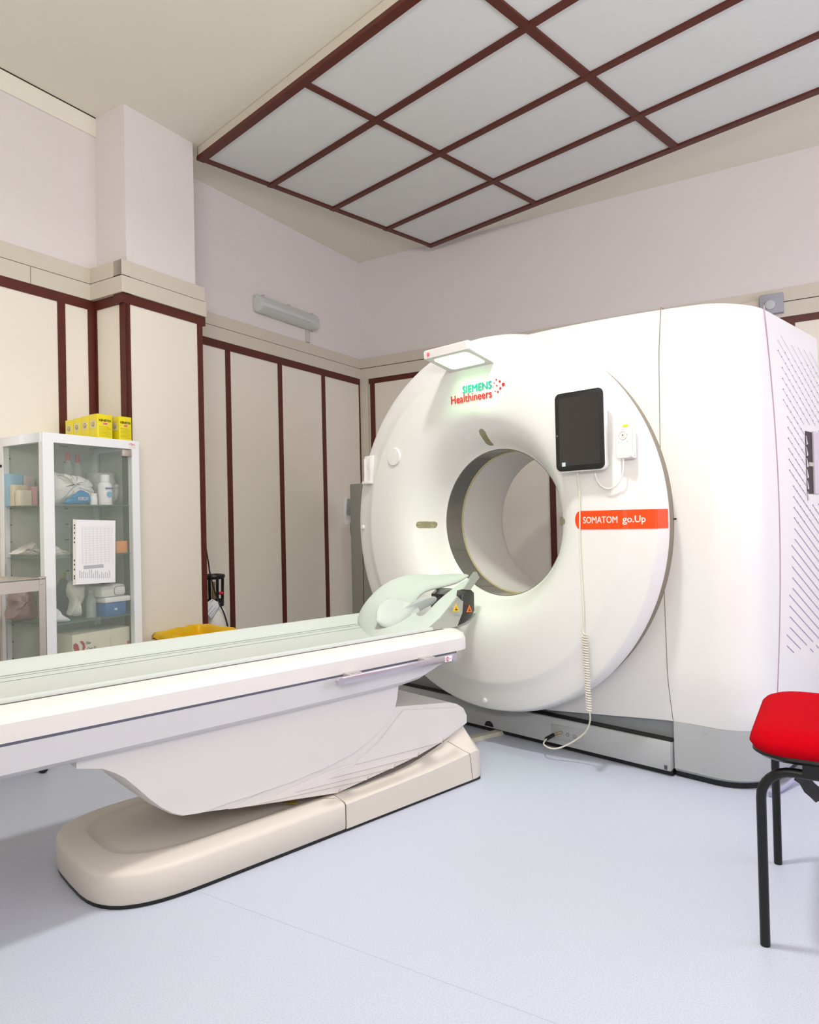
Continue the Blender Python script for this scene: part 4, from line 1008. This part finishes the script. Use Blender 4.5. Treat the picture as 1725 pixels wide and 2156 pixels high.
# shelf 2
lump('crumpled_bag', [(30,1168),(45,1160),(60,1150),(78,1143),(84,1152),(86,1170)], 3.36, 3.44, mat('thin_bag', (232,226,218), 0.5, bump=.5, bscale=40), 'crumpled white bag at the left of middle shelf', 'bag', 11, amp=.006)
lump('glove_heap', [(113,1152),(120,1150),(130,1158),(150,1163),(156,1170),(114,1171)], 3.24, 3.32, MATS['thin_bag'], 'crumpled white gloves behind the taped sheet', 'gloves', 12, amp=.005)
ob = item('medicine_carton', 244, 268, 1139, 3.23, 3.28, z2s, mat('box_orange', (240,160,90), 0.5), 'small orange carton at the right of middle shelf', 'box')
# shelf 3
lump('plastic_bag', [(28,1304),(36,1280),(34,1258),(45,1242),(70,1244),(80,1258),(84,1304)], 3.32, 3.42, mat('pink_bag', (206,186,182), 0.35, trans=.3, alpha=.75, bump=.5, bscale=30), 'translucent bag with pink print at the left of lower shelf', 'bag', 14, amp=.008)
gb = bottle('spray_bottle', 131, 117, 1206, 3.40, z3s, mat('smoky_plastic', (120,122,108), 0.15, trans=.5, alpha=.75), 'smoky grey bottle with brass spout on the lower shelf', 'bottle', capm=mat('brass_cap', (180,160,80), 0.3, metal=.8), neck=.3, capf=.12)
b = MB(); b.box((.0,-.054,.09),(.014,-.046,.15)); b.done('green_label', mat('label_green', (60,150,100), 0.5), gb, smooth=False)
lump('sack', [(152,1296),(158,1270),(150,1245),(155,1225),(175,1222),(182,1240),(180,1262),(170,1280),(176,1297)], 3.24, 3.30, mat('sack_white', (222,220,210), 0.4, bump=.4, bscale=25), 'white plastic sack hanging between bottles on lower shelf', 'bag', 15, amp=.004)
bottle('water_bottle', 189, 180, 1243, 3.26, z3s, clearp, 'clear bottle with paper label left of the smaller clear bottle', neck=.5)
bottle('water_bottle', 208, 198, 1236, 3.37, z3s, clearp, 'clear bottle standing beside the blue tin', neck=.5)
a = rn(219,1100,3.20); c = rn(263,1100,3.20); zt_ = rn(241,1268,3.20).z
bt = boxthing('blue_tin', (a.x,3.20,z3s), (c.x,3.31,zt_), mat('tin_blue', (60,110,165), 0.4), 'blue lidded box at the right of the lower shelf', 'box', bev=.006)
b = MB(); b.box((-.012,-.060,.030),(.004,-.055,.040)); b.done('latch', mat('latch_white', (210,220,225), 0.4), bt, smooth=False)
zt2 = rn(241,1257,3.20).z
boxthing('flat_box', (rn(219,1100,3.195).x,3.195,zt_+.0005), (rn(272,1100,3.195).x,3.31,zt2), wplas, 'flat white box lying on the blue lidded box', 'box', bev=.005)
zt3 = rn(241,1231,3.20).z
pz = boxthing('zip_pouch', (rn(222,1100,3.20).x-.03,3.20,zt2+.0008), (rn(264,1100,3.20).x,3.32,zt3), softw, 'white zipped pouch on top of the flat white box', 'pouch', bev=.018)
b = MB(); ex_ = (rn(264,1100,3.20).x-rn(222,1100,3.20).x+.03)/2
b.tube([Vector((x_, -.0615, z_)) for x_, z_ in rrect(ex_-.075, ex_-.006, .008, zt3-zt2-.010, .018, 5)]+[Vector((ex_-.006,-.0615,.026))], .0012, 5); b.done('zip', txtblack, pz)
lump('white_cloth', [(116,1310),(116,1280),(124,1283),(135,1296),(152,1308)], 3.20, 3.24, paper, 'folded white cloth at front left of the lower shelf', 'cloth', 16, amp=.002)
# carton at the bottom
za = rn(148,1337,3.26).z
c0_ = rn(148,1100,3.235); c1_ = rn(233,1100,3.235); c2_ = rn(277,1100,3.235)
CT = thing('carton_box', 'cream carton with red heart print at the bottom of cabinet', 'box', R(c0_.x,3.235,.102), ROOMROT)
wct = 2.44-c0_.x
b = MB(); b.box((0,0,0),(wct,.22,za-.102), bev=.002); b.done('carton', mat('carton_cream', (226,222,198), 0.7), CT)
def ctp(x, y): v = rn(x, y, 3.2335); return Vector((v.x-c0_.x, v.y-3.235, v.z-.102))
b = MB(); b.prism([ctp(*p) for p in ((155,1357),(160,1354),(165,1358),(167,1367),(167,1375),(165,1384),(160,1375),(155,1366))], (0,.001,0))
b.prism([ctp(*p) for p in ((168,1351),(173,1349),(178,1354),(180,1362),(176,1373),(169,1380),(166,1385),(173,1370),(175,1360))], (0,.001,0)); b.done('heart_print', mat('print_dark_red', (176,40,60), 0.6), CT, smooth=False)
for s_, x, y in (('One',181,1357),('One D',184,1369),('One P',180,1379),('One T',172,1388)):
    p = ctp(x, y); text('lettering', s_, p, (1,0,0), (0,0,1), .026+.022*(len(s_) > 3), .014, txtblack, CT)
b = MB(); p = ctp(233,1360); b.box((p.x,-.001,0),(p.x+.002,.0,p.z+.05)); b.done('carton_edge', mat('carton_edge', (200,194,170), 0.7), CT, smooth=False)
b = MB()
for y, s_ in ((1352,4),(1362,5),(1372,3)): p = ctp(272,y); b.box((p.x-.01,-.0012,p.z-.008),(p.x-.01+.003*s_,-.0,p.z+.008))
b.done('red_marks', mat('print_pink_red', (220,50,90), 0.6), CT, smooth=False)

# yellow cartons on top of the cabinet
ylw = mat('carton_yellow', (238,220,20), 0.3, noise=.05, scale=20, coat=.4)
def ybox(u0, n0, wu, dn, z0, h, label, front, side):
    t = thing('medicine_box', label, 'box', R(u0, n0, z0), ROOMROT, 'yellow medicine cartons')
    b = MB(); b.box((0,0,0),(wu,dn,h), bev=.0015); b.done('carton', ylw, t)
    if side:
        b = MB(); b.box((-.0012,dn*.18,h*.42),(0,dn*.86,h*.76), bev=0); s_ = b.done('side_label', mat('label_pale', (226,214,160), 0.5), t, smooth=False)
        b = MB(); b.lathe([(.010,-.0016),(.013,-.0016),(.013,-.001)], (0,dn*.52,h*.59), 'x', 14); b.lathe([(.003,-.0016),(.006,-.0016),(.006,-.001)], (0,dn*.5,h*.57), 'x', 10); b.done('side_print', mat('print_brown', (150,130,110), 0.6), s_)
    if front:
        text('lettering', 'XENETIX', (wu*.08,-.0008,h*.71), (1,0,0), (0,0,1), wu*.84, h*.085, txtblack, t, .01)
        b = MB(); b.box((wu*.34,-.001,h*.58),(wu*.68,0,h*.67), bev=0); p_ = b.done('number_patch', mat('patch_pink', (240,214,200), 0.5), t, smooth=False)
        text('lettering', '350', (wu*.37,-.0018,h*.59), (1,0,0), (0,0,1), wu*.28, h*.07, txtred, p_, .01)
        b = MB()
        for k in range(8): b.box((wu*.12,-.0008,h*(.50-.055*k)),(wu*(.88 if k%3 else .75),0,h*(.50-.055*k)+.0015))
        b.done('small_print', mat('print_olive', (170,150,20), 0.6), t, smooth=False)
    return t
hY = rn(205,860,3.22).z-rn(205,920,3.22).z
uY = [rn(205,900,3.215).x, rn(250,900,3.215).x]
hY = .128
wY = (rn(236,900,3.215).x-rn(205,900,3.215).x)*1.02
ybox(uY[0], 3.215, wY, .066, ZT, hY, 'yellow medicine carton at the front of the left row on the cabinet', True, True)
for k, lb in enumerate(('second yellow carton behind the front left one on the cabinet','third yellow carton in the row on the cabinet top','rearmost yellow carton in the row on the cabinet top')):
    ybox(uY[0], 3.215+.068*(k+1), wY, .066, ZT, hY-.004*(k+1), lb, False, True)
wY2 = rn(277,900,3.212).x-uY[1]
ybox(uY[1], 3.212, wY2, .066, ZT, hY+.001, 'yellow medicine carton at the right end of the cabinet top', True, True)

# ============================================================ STEEL TROLLEY
nT_ = 2.93
ta = rn(82,1217,nT_); tb = rn(97,1217,nT_); zt_ = ta.z
TR = thing('steel_trolley', 'stainless steel trolley frame in front of the glass cabinet', 'trolley', R(tb.x,nT_,0), ROOMROT)
b = MB(); b.box((-.65,0,zt_-.055),(-.03,.004,zt_)); b.box((-.65,0,zt_-.008),(-.005,.40,zt_-.002)); b.box((-.65,.396,zt_-.055),(-.03,.40,zt_)); b.box((-.04,.01,zt_-.055),(-.036,.40,zt_)); b.done('top_tray', steel, TR, smooth=False)
lw = tb.x-ta.x
def leg(x, y):
    b = MB(); b.box((x-lw,y,.03),(x,y+.004,zt_+.004)); b.box((x-.004,y,.03),(x,y+.035,zt_+.004)); b.done('leg', steel, TR, smooth=False)
    b = MB(); b.lathe([(.0001,-.003),(.006,-.003),(.006,0)], (x-lw*.6,y,zt_-.025), 'y', 12); b.done('bolt', mat('bolt_bright', (220,220,215), 0.2, metal=1), TR)
    b = MB(); b.lathe([(.0001,-.01),(.025,-.01),(.025,.01),(.0001,.01)], (x-lw/2,y+.02,.026), 'x', 16); b.done('caster', black, TR)
for x, y in ((0,0),(0,.365),(-.62,0),(-.62,.365)): leg(x, y)
b = MB(); b.box((-.64,.01,.20),(-.01,.39,.206)); b.done('lower_shelf', steel, TR, smooth=False)
